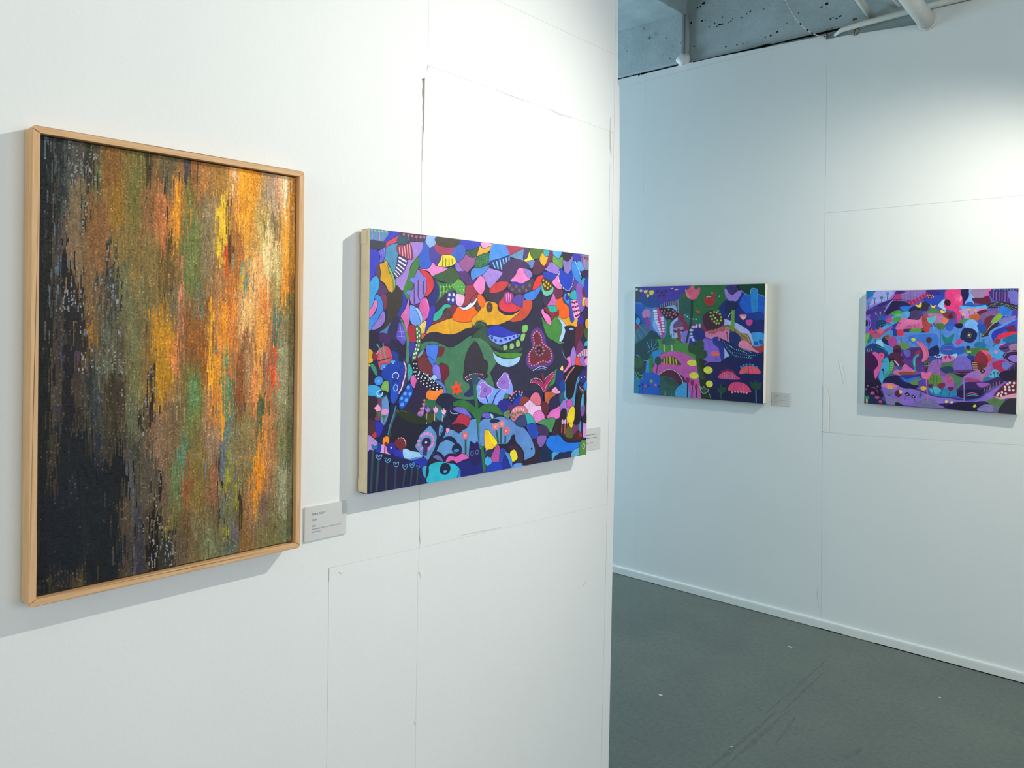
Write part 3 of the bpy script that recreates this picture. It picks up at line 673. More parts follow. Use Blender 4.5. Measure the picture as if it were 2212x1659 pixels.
2 63 48 80 1090 863 1130 852 1156 875 1150 840 1131 805 1098 808
1 90 154 168 1076 922 1096 885 1129 878 1165 905 1169 875 1130 851 1097 857 1073 888
1 111 192 160 1079 910 1109 881 1166 901 1166 871 1123 852 1090 863
1 74 68 32 1085 940 1155 926 1159 896 1129 880 1103 881 1086 906
6 240 184 48 6.6 6.8 1091 931 1115 922 1105 902 1131 914 1125 894 1148 904
6 240 184 48 5.9 6.4 1095 910
1 232 132 196 1208 964 1219 930 1237 896 1210 892 1162 922 1188 946
1 36 68 190 1221 1000 1285 971 1330 994 1342 954 1314 895 1293 885 1251 901 1223 934
6 234 240 255 3.8 2.4 1218 982 1216 974 1214 966 1213 959 1213 951 1215 944 1217 936 1221 929 1225 922 1230 915 1236 909 1243 903 1252 898 1262 894 1272 890 1282 886 1294 885 1304 890 1312 896 1318 903 1323 910 1328 918 1331 925 1334 933 1336 941 1337 949 1338 957 1337 965 1335 972 1333 980
2 90 63 138 1321 890 1345 954 1378 929 1350 892
1 63 138 222 1333 1047 1369 1018 1399 957 1393 930 1349 954 1319 1002
5 192 224 255 1348 1043 1355 1035 1364 1023 1374 1009 1385 992 1396 973 1404 959 1409 961 1401 974 1390 993 1379 1011 1369 1025 1360 1037 1353 1045
1 88 160 228 1362 1036 1398 1047 1428 1009 1399 993
2 42 40 80 1399 993 1469 1002 1471 943 1429 922 1407 958
1 58 160 176 1407 948 1436 959 1433 918 1408 912
2 44 60 176 1429 941 1470 961 1472 856 1431 859
2 128 88 184 1364 919 1407 930 1423 895 1431 850 1439 805 1403 777 1365 839
2 106 42 72 1415 904 1437 896 1446 855 1416 867
1 232 188 48 1420 849 1446 853 1443 814 1417 811
1 216 128 184 1472 856 1442 841 1443 814 1473 806
1 200 106 176 1170 866 1190 841 1191 806 1127 802 1150 831
1 48 176 160 1127 798 1184 804 1205 781 1172 769 1145 773
2 138 40 56 1098 791 1131 794 1151 771 1199 772 1219 785 1213 737 1172 728 1118 761
2 58 24 48 1098 782 1131 764 1152 753 1166 728 1206 728 1166 723 1125 753
1 238 124 192 1091 786 1105 765 1138 753 1163 715 1153 701 1119 718 1079 769
1 70 136 62 1076 747 1112 718 1153 701 1166 728 1206 750 1241 711 1242 667 1229 624 1257 615 1229 606 1174 624 1134 641 1087 696
1 176 204 240 1209 746 1276 707 1273 668 1250 624 1225 623 1245 672 1241 711
1 47 74 180 1252 857 1272 877 1315 859 1330 811 1349 744 1339 722 1317 730 1302 801 1259 826
1 58 144 200 1256 848 1272 871 1287 854 1308 828 1288 818
6 42 48 160 14.0 15.0 1283 848
1 240 160 48 1286 873 1315 872 1312 850
1 48 168 176 1311 872 1354 892 1369 848 1355 840 1315 846
4 232 160 204 1315 835 1369 839 1403 759 1364 733 1349 740
6 106 30 64 9.3 5.8 1329 826 1347 824 1365 829 1337 801 1357 802 1374 807 1347 777 1366 780 1384 785 1363 753 1379 758 1395 762
2 38 34 56 1269 698 1361 695 1370 623 1342 579 1293 535 1258 545 1256 624 1276 668
6 160 184 224 19.9 5.3 1325 684
2 58 44 152 1375 722 1418 768 1440 759 1426 714 1390 695
2 48 40 72 1418 768 1443 800 1473 797 1475 733 1433 732
2 90 36 52 1368 695 1426 709 1434 669 1406 623 1378 579 1356 601
1 224 168 40 1448 732 1475 737 1476 683 1449 696
2 60 90 48 1434 682 1476 683 1477 628 1442 641
1 122 52 104 1399 623 1436 578 1371 545 1367 579
1 48 168 192 1436 601 1457 619 1477 614 1477 596 1443 592
6 144 208 248 2.7 1.7 1256 612 1256 607 1255 602 1254 597 1254 592 1253 588 1253 583 1253 578 1254 573 1255 568 1256 563 1257 558 1259 553 1261 548 1264 544 1268 540 1273 536 1278 531 1281 527 1284 522 1287 517 1290 513
1 160 122 208 1345 592 1371 543 1365 494 1329 495 1318 535
4 216 168 200 1378 543 1436 574 1478 578 1478 537 1386 534
5 90 64 104 1394 549 1398 533 1402 534 1399 549
5 90 64 104 1412 558 1416 535 1421 535 1417 558
5 90 64 104 1430 567 1435 535 1439 535 1435 567
5 90 64 104 1449 572 1451 536 1455 536 1453 572
1 239 120 196 1314 539 1329 495 1308 473 1267 452 1263 470 1279 518
1 240 74 48 1371 529 1408 529 1423 488 1387 480 1361 503
1 144 112 196 1408 533 1444 535 1437 515 1460 487 1438 483 1401 506
1 232 136 200 1479 530 1445 519 1449 496 1479 486
2 45 44 68 675 696 778 703 830 722 878 715 964 728 1001 771 1013 822 1064 854 1091 825 1079 748 1134 637 1229 604 1257 610 1258 545 1308 508 1273 466 1246 448 1207 363 972 374 767 383 737 425 695 506 660 585 626 617 582 640
2 74 122 92 582 639 642 636 693 613 734 573 763 544 741 504 696 466 673 483 667 546 626 613 593 629
2 52 82 62 593 640 625 672 680 692 703 664 739 624 780 596 869 579 936 591 924 570 845 567 768 584 693 613 642 636
1 44 56 180 686 672 720 694 772 697 843 673 916 655 904 637 844 620 779 608 721 628 690 652
1 127 156 238 687 672 695 658 732 648 791 640 856 649 913 658 910 645 868 628 785 606 739 616 704 636
4 44 56 180 689 661 701 662 705 648 694 648
4 44 56 180 711 646 727 646 729 632 714 632
4 44 56 180 737 633 753 632 753 620 740 620
4 44 56 180 772 630 792 630 791 617 773 617
4 44 56 180 807 639 825 639 823 625 807 625
4 44 56 180 838 639 855 640 851 628 838 628
4 44 56 180 867 648 881 649 880 637 867 637
4 44 56 180 894 653 907 654 905 644 895 643
1 124 188 98 934 691 946 702 971 701 977 687 966 667 941 664 934 674
1 140 192 112 929 655 953 660 957 649 945 625 924 624 924 641
1 140 192 112 893 622 911 626 920 612 917 597 893 596
1 140 192 112 848 606 865 612 876 600 872 587 848 583
1 140 192 112 800 601 826 603 828 584 806 579
2 76 140 48 731 577 786 564 857 565 931 562 925 546 846 539 781 548
1 156 200 236 730 571 757 550 822 535 882 538 923 546 907 517 853 498 811 500 764 516 737 545
2 90 58 138 1035 687 1067 688 1107 650 1121 607 1169 572 1180 524 1150 495 1097 487 1046 480 1001 481 969 511 974 553 1011 586 998 632 1004 666
2 106 42 56 1048 673 1081 649 1088 611 1135 585 1162 559 1156 520 1110 508 1045 501 1007 498 984 524 993 557 1024 582 1020 616 1013 649
6 238 128 152 6.1 4.0 1048 670 1063 662 1075 652 1081 640 1084 627 1088 615 1100 605 1116 596 1131 588 1146 579 1157 568 1161 556 1162 543 1159 530 1151 518 1135 512 1116 515 1097 519 1078 515 1061 510 1044 504 1028 498 1009 499 995 508 990 520 990 533 989 545 990 558 996 569 1008 579 1020 589 1025 601 1026 613 1023 626 1018 638 1019 651 1026 662 1041 670
6 138 128 138 7.8 5.1 1069 600 1095 589 1102 572 1092 557 1070 549 1050 554 1040 569 1037 585 1049 598
6 36 28 44 22.1 18.7 1066 575
6 160 64 96 9.1 7.6 1065 572
2 30 28 52 -1 509 18 505 44 484 37 443 -2 441
2 58 138 112 7 530 22 533 39 512 44 487 31 491
1 64 144 226 124 560 -62 521
7 74 154 236 126 534 15.7 14.1
7 67 146 234 81 517 18.5 16.1
7 60 138 228 52 463 22.6 18.1
2 20 64 168 100 531 177 537 187 501 161 445 153 388 126 368 107 405 106 454 80 469 66 497
1 40 56 176 159 494 186 536 200 515 204 464 179 419 161 405 152 431
6 127 176 240 5.4 4.9 126 534 81 518 52 462
2 70 48 106 181 551 200 536 208 500 202 450 175 415 157 402 167 444 182 490
6 232 228 248 3.6 2.8 185 536 188 531 191 526 194 520 195 515 196 509 196 504 196 498 195 492 194 487 193 481 192 476 190 471 188 465 186 460 184 455 182 450 181 444 179 439 178 434 175 428 173 423 170 419 166 414 162 410 159 405
8 200 220 250 141 480 17.2 13.5 3.2
2 16 52 138 123 467 146 470 151 452 134 432
1 28 80 200 142 456 154 434 155 395 135 364 117 376 116 418
8 184 208 250 142 429 10.9 13.5 3.2
1 48 168 160 207 525 223 521 233 492 220 464 211 457
1 226 100 180 238 481 258 452 242 423 222 456
2 43 31 66 258 452 296 454 321 423 331 401 308 369 266 310 228 298 181 337 217 367 244 416
1 26 24 48 232 536 261 535 271 502 310 486 339 471 380 443 413 416 380 404 331 405 311 431 262 466 243 488
6 244 242 252 4.1 3.1 239 528 239 510 242 493 250 477 265 463 281 450 298 438 316 426 335 415 253 527 258 508 273 492 296 484 321 477 340 462 359 447 378 433 400 419 252 493 266 479 282 465 299 453 317 441 334 429 353 417 375 409 271 485 288 474 306 464 324 454 341 443 357 431 375 420 395 410
6 244 242 252 3.4 2.6 305 482 313 476 322 469 330 463 338 456 346 449 354 442
2 110 48 56 261 528 280 549 318 556 348 511 354 477 329 478 300 487 276 498
1 127 114 224 351 515 373 521 393 502 399 472 392 454 364 462 349 489
1 106 32 48 388 521 413 524 439 509 448 482 430 441 410 438 399 476
1 72 120 224 358 533 328 556 318 556 338 526
1 146 200 238 342 467 359 477 374 466 369 451 355 453
1 88 120 208 362 448 384 449 415 431 434 392 411 393 413 416
1 250 134 48 324 409 370 403 410 410 406 382 371 364 337 367 312 380
1 26 80 200 163 345 162 384 189 411 207 436 225 442 235 409 222 381 190 343 176 339
6 88 168 240 9.3 8.6 210 428
6 88 168 240 10.2 7.9 193 402
6 88 168 240 9.4 7.9 221 399
6 88 168 240 10.2 7.9 201 374
6 88 168 240 10.1 8.6 178 356
6 88 168 240 8.3 7.1 175 383
1 124 176 80 65 434 80 458 102 457 103 415 76 420
2 80 160 96 66 389 99 401 90 384 68 375
1 56 160 220 -2 443 45 442 67 424 72 403 59 390 29 398 -1 393
8 208 232 250 58 410 14.8 11.8 4.2
6 16 56 112 7.0 7.0 63 415
2 44 32 48 -3 393 38 398 51 376 48 331 31 298 -3 300
2 120 48 96 40 384 66 386 69 330 57 299 33 305 52 345
2 42 32 48 -3 396 20 400 46 387 45 359 21 347 35 315 -3 300
6 240 160 200 8.7 6.9 40 350 55 351 49 358 47 343 58 344
1 96 144 200 70 382 94 395 106 362 105 321 84 277 64 295 69 344
6 216 144 200 19.4 12.6 86 332
5 90 106 48 78 319 79 287 83 287 83 318
2 90 106 48 70 316 94 318 83 301
5 90 106 48 52 334 53 296 57 296 56 334
2 79 106 48 41 335 65 330 57 313
2 44 32 128 -3 300 31 298 79 273 71 239 46 228 -2 249
2 74 40 56 -1 300 27 298 43 252 24 240 0 242
1 44 44 176 36 291 62 290 79 270 71 250 54 227 43 252
2 200 48 56 20 240 41 252 43 231 33 229
2 180 148 216 -1 239 24 230 50 206 46 190 25 174 -1 172
2 20 29 72 106 454 112 415 99 391 113 369 126 361 162 363 154 338 115 274 107 233 64 202 54 227 71 236 105 292 113 341
5 20 29 72 68 415 74 415 81 415 87 413 91 408 95 399 99 390 103 382 106 374 108 368 117 370 115 375 111 383 107 392 103 401 99 410 92 418 83 422 73 422 67 422
5 79 128 144 141 354 138 343 133 328 128 313 123 300 117 288 111 275 107 260 103 245 101 234 108 232 110 243 114 258 118 273 123 286 130 298 135 311 140 326 145 341 148 352
5 74 112 72 152 339 146 328 138 313 131 298 126 287 121 276 118 264 115 245 112 223 110 208 113 208 115 223 118 244 121 263 124 276 129 286 134 297 141 312 149 327 155 338
2 28 26 48 163 317 200 328 247 304 276 280 325 254 277 214 250 159 203 167 165 224 130 199 112 201 124 263
2 36 48 28 149 328 200 332 247 311 295 300 305 263 229 276 163 309
5 74 90 32 150 323 157 325 167 327 177 328 186 326 196 322 204 320 205 322 198 325 187 329 177 332 166 331 156 328 149 326
1 144 104 192 315 376 308 351 295 300 261 306 284 330
6 240 160 64 5.8 4.4 302 367 295 351 284 333 297 331 272 314 288 313
2 42 104 72 312 369 366 362 422 348 442 335 412 318 333 320 308 343
2 58 74 32 304 300 333 316 378 295 373 265 324 265
2 32 128 152 372 314 412 315 433 287 403 271 378 280
2 28 32 64 367 355 401 390 462 383 473 356 448 320 438 291 465 258 419 239 384 257 413 277 433 298 402 330
5 216 160 144 318 317 314 281 317 280 321 317
5 224 168 160 363 311 360 266 365 266 367 310
5 224 168 160 409 300 407 265 411 264 413 300
1 164 112 216 307 336 316 328 323 342 330 329 338 332 333 314 313 317
1 232 168 220 354 333 362 327 368 340 375 328 384 331 380 309 359 311
1 240 176 216 403 319 410 315 417 326 424 314 433 313 425 297 409 300
6 200 208 240 3.9 3.7 316 266
1 250 140 32 76 215 87 227 105 226 110 204 94 188 81 186
2 112 24 40 88 203 101 202 99 184 86 189
2 216 168 216 68 196 95 185 99 167 127 141 64 160
2 192 40 72 85 186 91 185 90 157 84 160
2 31 58 176 50 203 70 198 64 162 38 173
1 42 42 160 101 188 125 200 146 183 146 155 122 152 104 163
6 200 208 248 4.9 4.2 122 178
2 31 24 40 130 203 156 223 193 218 231 179 203 167 148 187
1 116 40 50 139 198 161 216 188 211 203 182 180 159 148 180
6 240 232 240 2.8 2.2 160 215 169 215 177 215 185 212 191 207 195 201 199 194 200 188 200 181
2 44 48 176 146 166 180 159 190 129 186 119 135 146
1 156 202 242 185 162 203 165 231 152 274 142 298 129 289 119 260 122 232 119 209 118 190 129
2 80 144 192 200 123 232 118 270 121 294 118 260 111 223 108
2 28 32 88 -1 170 51 167 140 142 232 110 290 71 330 -3 -1 6
2 44 43 106 19 93 141 113 234 31 98 14
2 31 28 68 0 163 51 165 186 108 262 53 291 10 188 9 3 9
5 44 72 80 20 175 13 8 24 6 31 174
5 48 80 76 51 134 41 6 51 4 62 132
5 46 72 68 95 119 91 4 101 3 104 117
5 44 68 72 143 89 141 4 150 3 152 87
5 44 68 72 194 79 184 6 192 4 202 78
5 46 74 80 233 82 226 4 234 2 242 80
5 44 68 72 267 71 261 5 269 3 275 69
1 42 128 176 20 202 34 191 51 196 47 183 29 181
5 112 184 234 40 158 41 155 42 149 44 144 47 141 50 138 54 136 58 135 62 135 66 137 70 142 74 149 75 154 70 156 65 154 60 152 58 149 56 146 57 145 56 146 55 151 53 155 49 157 45 159 42 159 42 157 44 156 48 155 50 154 52 151 53 146 55 143 59 144 60 147 62 150 66 152 71 153 72 154 71 150 67 143 64 138 61 137 58 137 55 138 52 140 49 142 47 145 45 149 44 155 43 158
5 112 184 234 86 139 87 136 89 130 91 126 93 122 96 119 100 117 105 116 110 117 115 119 118 124 120 129 120 134 115 135 110 134 106 132 103 129 102 126 103 126 103 127 101 132 99 136 95 138 91 140 88 141 87 138 90 138 94 136 97 134 98 131 100 127 102 124 105 125 106 128 108 130 112 132 116 133 117 133 117 130 115 125 112 121 109 119 104 119 101 119 98 120 96 123 94 126 92 131 90 136 89 140
5 112 184 234 134 115 135 112 136 106 137 101 140 97 144 95 148 93 152 93 157 94 160 97 163 102 164 108 164 113 159 115 155 113 151 111 149 109 147 106 148 105 148 106 146 110 144 114 141 116 138 116 136 117 136 114 138 114 140 113 142 113 143 110 145 106 147 103 150 104 151 107 153 110 156 111 160 112 161 112 161 109 160 103 158 98 155 96 151 95 148 96 145 97 142 99 140 102 139 106 138 111 138 115
5 96 160 216 182 98 184 94 185 88 187 83 191 79 194 77 198 76 202 77 206 79 209 82 211 87 212 94 212 98 207 99 202 98 199 95 197 92 196 90 197 89 196 90 194 93 192 96 189 98 186 99 184 99 184 97 186 96 188 96 190 95 192 92 194 89 197 86 199 88 200 91 201 93 205 95 208 97 209 97 209 94 208 88 206 84 204 81 201 79 198 79 196 79 193 81 190 84 188 88 187 94 186 98
5 96 160 216 223 99 223 95 225 90 227 85 230 82 233 80 237 79 240 79 244 80 247 83 250 88 251 95 250 100 246 102 242 100 238 98 236 95 236 92 236 92 236 92 234 96 232 99 229 100 226 100 224 100 224 98 226 98 229 98 230 97 231 95 233 92 236 89 239 91 240 94 241 96 244 98 247 99 247 99 247 96 246 89 244 84 242 83 239 82 237 82 234 82 232 84 230 86 228 90 227 95 226 99
5 88 144 200 260 87 261 84 263 79 265 76 267 73 270 72 274 72 277 73 279 75 282 77 283 81 283 85 283 87 279 88 276 86 274 85 273 83 272 81 272 80 272 81 271 83 269 86 266 87 263 88 261 88 261 86 263 86 265 85 267 84 268 82 270 80 272 78 274 79 275 82 276 83 278 85 281 86 280 86 280 85 280 82 279 79 277 76 275 75 273 74 271 74 269 75 267 76 265 80 264 84 262 88
2 36 52 168 232 110 270 114 308 117 333 96 328 71 295 64 275 88
1 63 164 200 295 64 304 77 328 74 320 28 305 33
1 95 146 200 277 214 306 234 339 253 369 229 378 187 371 158 357 126 330 103 303 121 255 166 268 190
6 216 138 204 9.2 6.9 290 213 306 220 324 219 342 212 354 202 357 187 355 172 346 162 332 152 288 157 273 174 273 192
6 42 28 64 27.3 22.7 316 180
5 58 48 112 302 170 296 126 320 122 326 165
6 200 184 240 7.3 6.2 315 181
2 95 146 204 394 249 417 236 410 203 390 197
5 28 34 72 391 197 416 239 412 240 388 198
2 94 148 204 376 132 405 181 425 202 435 223 465 224 491 215 528 208 570 251 602 260 629 254 642 175 654 115 626 137 583 157 579 92 530 101 504 111 447 117 422 105 396 130
2 20 32 64 353 274 394 253 374 236 390 197 419 232 439 253 425 209 415 184 466 194 498 165 503 145 472 167 430 182 395 167 366 140 342 102 331 56 330 1 315 3 319 64 328 100 366 151 375 187 375 213 339 253 344 264
5 20 32 64 410 172 419 177 431 182 442 185 452 184 463 181 472 178 479 173 484 167 488 160 490 153 492 144 493 138 509 138 508 144 506 153 502 162 497 171 490 179 481 186 468 192 454 196 438 196 423 193 410 186 401 182
1 20 32 64 472 129 482 151 508 156 530 135 530 116 504 113
6 63 138 216 16.8 6.8 498 126
5 20 32 64 358 127 365 128 376 129 385 128 395 123 405 116 413 108 418 99 421 89 423 81 431 82 429 89 426 100 420 110 411 119 399 128 387 133 375 135 363 134 355 133
5 20 32 64 334 90 341 96 351 105 360 113 369 118 378 122 384 125 379 130 372 128 363 123 354 118 344 110 334 101 327 95
1 106 104 176 357 112 382 118 407 103 417 83 392 93
2 36 28 48 333 92 357 104 417 83 377 76 338 84
1 42 180 204 336 77 382 87 427 82 479 68 516 45 522 10 501 -2 330 1 334 48
1 20 32 64 400 55 417 75 448 70 461 48 444 27 408 33
6 63 168 216 10.2 6.0 430 39
2 44 28 56 432 96 457 116 499 110 530 112 573 92 525 101 494 93 468 85 494 67 443 76
1 224 96 184 437 92 458 105 499 96 536 108 579 84 536 77 510 63 479 83 438 80
1 47 124 216 521 37 537 16 532 1 504 -3 516 22
2 28 36 120 574 73 583 149 599 155 615 138 632 156 649 116 672 54 674 -5 538 -3 526 36 495 63 531 74
2 32 26 88 579 84 583 149 593 158 610 139 632 156 643 112 656 56 612 42
8 112 144 208 598 102 9.8 10.1 1.9
8 112 144 208 631 104 10.0 10.2 2.0
5 40 88 80 550 173 551 102 563 101 561 172
6 208 112 136 20.4 18.5 552 190
6 232 144 144 10.7 10.0 552 188
6 240 192 176 4.3 3.1 552 188
2 42 32 144 479 318 547 321 591 280 586 265 526 292 479 307
1 116 104 204 474 318 505 324 553 310 588 276 580 267 526 292 489 306
2 22 26 56 453 312 500 301 513 285 490 264 464 270 451 290
5 160 184 240 454 309 456 306 461 301 468 296 480 294 495 293 505 292 505 295 495 296 481 297 470 299 464 303 460 307 458 311
1 184 44 72 465 247 490 264 521 291 575 271 580 258 565 228 527 246 496 250
2 58 24 48 465 243 496 250 538 243 565 224 523 212 512 202 476 224
1 240 144 192 433 231 455 227 440 208
2 68 120 90 443 531 537 529 533 460 577 412 540 379 472 383 420 434 450 478
6 224 64 44 20.9 15.2 492 408
2 240 74 40 492 445 504 425 523 430 516 411 532 391 511 390 501 378 490 391 467 383 474 404 459 419 479 422
6 168 40 40 6.3 5.3 492 406
2 51 48 60 534 453 543 506 548 537 685 534 692 475 665 432 621 418 561 432
2 58 44 88 544 452 593 443 664 452 648 425 615 418 566 436
6 208 216 244 2.9 2.1 549 455 557 460 565 464 574 468 584 470 594 471 605 472 615 472 626 472 637 471 648 470 658 467 664 461 666 453 560 444 567 446 575 448 583 450 590 452 598 453 607 453 615 453 623 453 632 451 639 449 647 446
5 192 58 112 556 451 566 455 582 461 598 465 617 466 637 466 653 465 659 463 661 461 663 459 665 460 664 462 661 465 653 467 637 468 617 468 597 467 580 463 565 457 554 453
2 40 48 96 577 432 621 410 605 372 567 366 540 379 567 397 577 412
1 122 160 238 621 414 648 443 681 435 698 419 779 392 831 446 862 420 875 371 851 360 821 369 798 338 758 316 735 326 667 330 633 351 621 383
2 150 112 208 638 426 663 438 680 434 697 411 729 398 724 374 693 360 671 351 643 357 637 379 647 398
6 232 220 250 3.1 2.2 646 425 655 428 663 431 673 429 679 424 686 419 695 415 704 411 713 408 721 403 726 397 728 390 728 383 724 377 718 372 710 367 703 364 694 360 685 358 677 355 668 352 659 352 650 355 643 360 639 367 641 374 644 380 647 386 650 393 649 400 647 406 644 413
2 150 112 208 766 429 789 452 809 471 839 462 848 433 855 401 837 381 802 387 766 400 757 417
6 232 220 250 3.2 2.2 805 467 816 465 825 462 832 457 836 450 839 443 842 436 845 429 848 422 850 414 851 407 850 400 847 394 841 388 832 384 822 385 811 386 801 389 791 392 782 395 773 399 766 404 762 411 760 418 761 425 765 432 770 437 777 442 783 448 790 453 796 458 802 464
8 42 36 104 679 392 7.9 8.7 2.4
8 42 36 104 804 425 8.3 6.5 2.4
5 28 48 136 681 362 698 329 705 331 688 363
5 28 48 136 781 391 772 384 758 374 746 363 738 349 731 334 727 323 734 321 739 332 745 346 753 360 764 371 777 381 787 388
2 44 80 96 591 470 629 461 630 422 598 419
5 47 106 68 598 419 614 313 629 313 613 419
5 47 106 68 604 422 621 312 635 313 618 423
2 47 111 58 473 345 520 356 568 343 628 309 667 322 723 327 781 299 835 263 847 254 805 261 713 287 668 275 646 253 618 259 580 296 520 323 479 329
5 47 111 68 624 277 628 250 635 211 642 174 649 142 655 111 661 82 666 52 670 23 674 2 696 1 693 22 688 51 683 82 677 111 671 142 664 174 657 211 650 250 645 277
5 24 32 64 623 254 626 234 630 206 635 175 641 142 648 108 653 84 657 84 652 108 645 142 639 175 634 205 630 234 627 254
5 24 32 64 650 252 653 232 657 203 662 173 669 140 676 105 681 81 685 81 680 105 673 140 666 173 661 203 657 232 654 252
2 94 143 204 645 237 678 258 741 254 787 259 852 242 901 214 950 193 1001 152 1027 112 1044 68 1035 44 985 28 954 36 959 68 903 111 772 128 658 131 646 198
2 95 134 200 828 244 889 219 926 187 963 180 976 150 927 113 890 157
6 224 122 128 22.0 18.4 751 213
6 224 122 128 21.2 17.7 796 222
6 224 106 112 26.2 19.5 829 186
6 244 180 168 6.9 4.8 751 213 796 222 828 186
5 36 88 72 753 195 768 131 781 131 765 195
5 36 88 72 784 207 785 128 799 127 798 206
5 36 88 72 817 162 816 128 828 126 829 160
1 240 196 40 679 195 702 201 722 184 766 136 738 111 693 104 681 136
2 250 224 32 702 201 722 184 766 136 743 126 714 165
1 36 26 52 766 126 825 118 854 136 872 159 890 157 900 124 940 91 959 60 954 23 880 23 874 53 849 80 819 95
2 56 36 64 849 108 903 107 940 78 954 27 917 32 892 63
6 28 28 64 7.7 5.9 1018 79
1 244 224 48 857 75 891 88 913 52 904 37 874 32
2 44 48 48 904 37 929 51 954 27 905 21
1 176 80 154 727 72 763 124 787 102 779 43 739 43 722 57
2 40 72 168 790 102 825 94 856 50 869 4 810 -5 780 39
1 32 64 184 694 17 705 39 768 40 803 28 845 11 857 -11 695 -11
1 28 44 144 806 32 823 66 850 39 857 6 815 -2
1 74 144 224 823 82 850 71 874 28 869 4 844 48
1 95 154 232 872 4 899 19 948 14 967 -1 875 -1
1 72 168 228 688 71 716 74 731 44 700 32 685 49
2 42 48 88 690 104 726 108 738 91 716 70 693 84
5 63 80 120 670 120 675 119 680 119 684 116 685 104 685 88 685 77 690 76 691 88 691 104 689 116 683 122 675 123 669 124
2 44 31 52 966 26 1035 44 1041 81 1014 138 1066 116 1080 77 1087 38 1068 2 954 3
1 20 40 76 1080 64 1112 93 1158 82 1179 50 1177 3 1088 -2 1077 31
1 138 98 184 1056 126 1085 142 1117 142 1132 119 1105 87 1079 83
1 26 120 228 1128 94 1157 129 1211 133 1253 117 1295 86 1417 75 1410 49 1360 29 1213 40 1172 55
2 74 160 216 1179 41 1240 37 1200 18 1183 2
2 28 40 80 1187 2 1213 25 1289 34 1345 31 1332 3 1214 1
1 96 176 220 1352 32 1410 44 1414 8 1339 2
1 90 136 64 1413 62 1431 83 1469 81 1469 1 1414 1
8 224 232 240 1446 49 10.4 13.6 2.7
2 22 32 44 1144 135 1184 138 1288 105 1337 85 1416 89 1469 106 1469 81 1424 83 1417 73 1295 84 1239 122
2 54 32 44 1189 217 1278 215 1350 179 1415 179 1430 110 1409 85 1309 94 1252 125 1177 141 1197 182
5 208 96 72 1254 191 1250 139 1257 138 1260 190
5 208 96 72 1279 189 1277 130 1283 129 1286 188
5 208 96 72 1302 187 1298 139 1304 138 1309 186
6 224 176 232 8.3 12.3 1261 195 1283 194
6 224 176 232 7.1 11.5 1303 193
1 92 92 44 1284 123 1297 161 1329 163 1354 139 1354 112 1330 101 1294 113
1 240 200 32 1325 163 1314 186 1335 205 1353 192 1343 160
2 122 52 104 1350 170 1386 176 1415 156 1408 116 1358 125
5 224 160 208 1362 182 1364 171 1370 171 1368 182
5 224 160 208 1379 182 1381 171 1386 171 1385 182
2 74 28 40 1372 124 1386 140 1408 130 1413 89 1376 92
1 63 152 216 1404 166 1414 188 1420 156 1415 129 1404 143
2 138 40 56 1401 130 1430 114 1423 99 1405 108
1 204 148 208 1440 177 1468 174 1469 100 1438 102
2 36 26 40 1429 209 1450 230 1467 224 1468 174 1444 176 1425 196
1 122 88 168 1413 269 1449 271 1447 226 1421 214
2 79 154 196 1268 396 1329 491 1394 472 1417 426 1381 387 1368 338 1355 268 1305 297 1276 316 1269 356
2 88 168 204 1411 336 1448 343 1442 276 1413 273
2 30 22 34 1264 431 1288 461 1343 491 1438 479 1424 444 1388 427 1367 383 1347 326 1312 310 1287 329 1282 387
6 208 128 136 7.1 4.4 1280 410 1284 418 1289 426 1294 433 1301 440 1308 447 1316 454 1325 460 1333 466 1342 473 1350 479
2 42 44 120 1399 427 1416 453 1446 466 1462 442 1454 402 1425 390 1403 399
6 200 208 248 4.4 3.6 1417 422 1446 424
2 30 22 36 1382 338 1426 344 1413 273 1407 179 1357 179 1369 276
1 32 128 224 1463 402 1436 380 1440 362 1464 352
1 63 80 48 1396 373 1411 345 1441 335 1452 348 1418 354
6 232 160 176 3.4 2.1 1401 374 1405 370 1409 365 1413 361 1418 358 1425 355 1432 353 1440 351 1447 350
2 30 22 36 1444 343 1464 347 1466 270 1442 280
1 160 120 208 1236 279 1273 312 1305 280 1320 252 1292 214 1230 219 1229 258
1 36 26 32 1237 218 1250 257 1270 264 1292 254 1289 215
1 192 80 176 1291 289 1305 308 1329 309 1344 286 1323 267 1298 271
1 242 216 32 1296 214 1316 252 1337 271 1362 258 1356 192 1321 186 1300 196
1 224 112 192 1136 221 1162 258 1232 280 1230 219
2 38 34 76 1144 298 1180 330 1234 345 1242 318 1236 284 1161 262
2 42 88 120 1231 336 1265 357 1269 317 1242 292
1 192 96 56 1116 357 1180 356 1207 346 1160 323 1141 298 1114 308
1 240 160 200 1166 361 1199 381 1241 353 1207 347
2 36 45 112 1188 451 1232 467 1263 458 1268 387 1234 358 1199 390
2 28 64 144 1230 389 1254 418 1275 396 1276 356 1248 353
1 240 208 96 1235 472 1252 493 1260 466
2 63 136 72 1120 359 1139 384 1185 438 1188 464 1210 474 1198 447 1189 403 1146 384
1 168 40 96 1002 413 1034 427 1073 417 1102 403 1125 427 1178 464 1183 438 1139 393 1120 359 1107 356 1086 386 1047 407
6 240 208 224 3.0 2.0 1005 425 1012 428 1020 431 1029 433 1038 434 1048 433 1057 431 1066 429 1075 425 1082 420 1087 415 1095 411 1102 414 1107 419 1112 424 1117 430 1123 434 1130 439 1137 442 1145 446 1153 449 1161 453 1169 456 1177 460 1002 415 1014 414 1027 413 1040 410 1052 407 1062 402 1072 396 1082 389 1089 382 1094 374 1098 365 1106 360 1111 367 1115 375 1119 383 1124 391 1130 398 1138 405 1146 411 1154 418 1161 425 1168 432 1174 439 1181 447
5 122 40 56 1083 458 1094 411 1111 412 1100 459
5 58 20 32 1102 360 1111 300 1120 300 1111 360
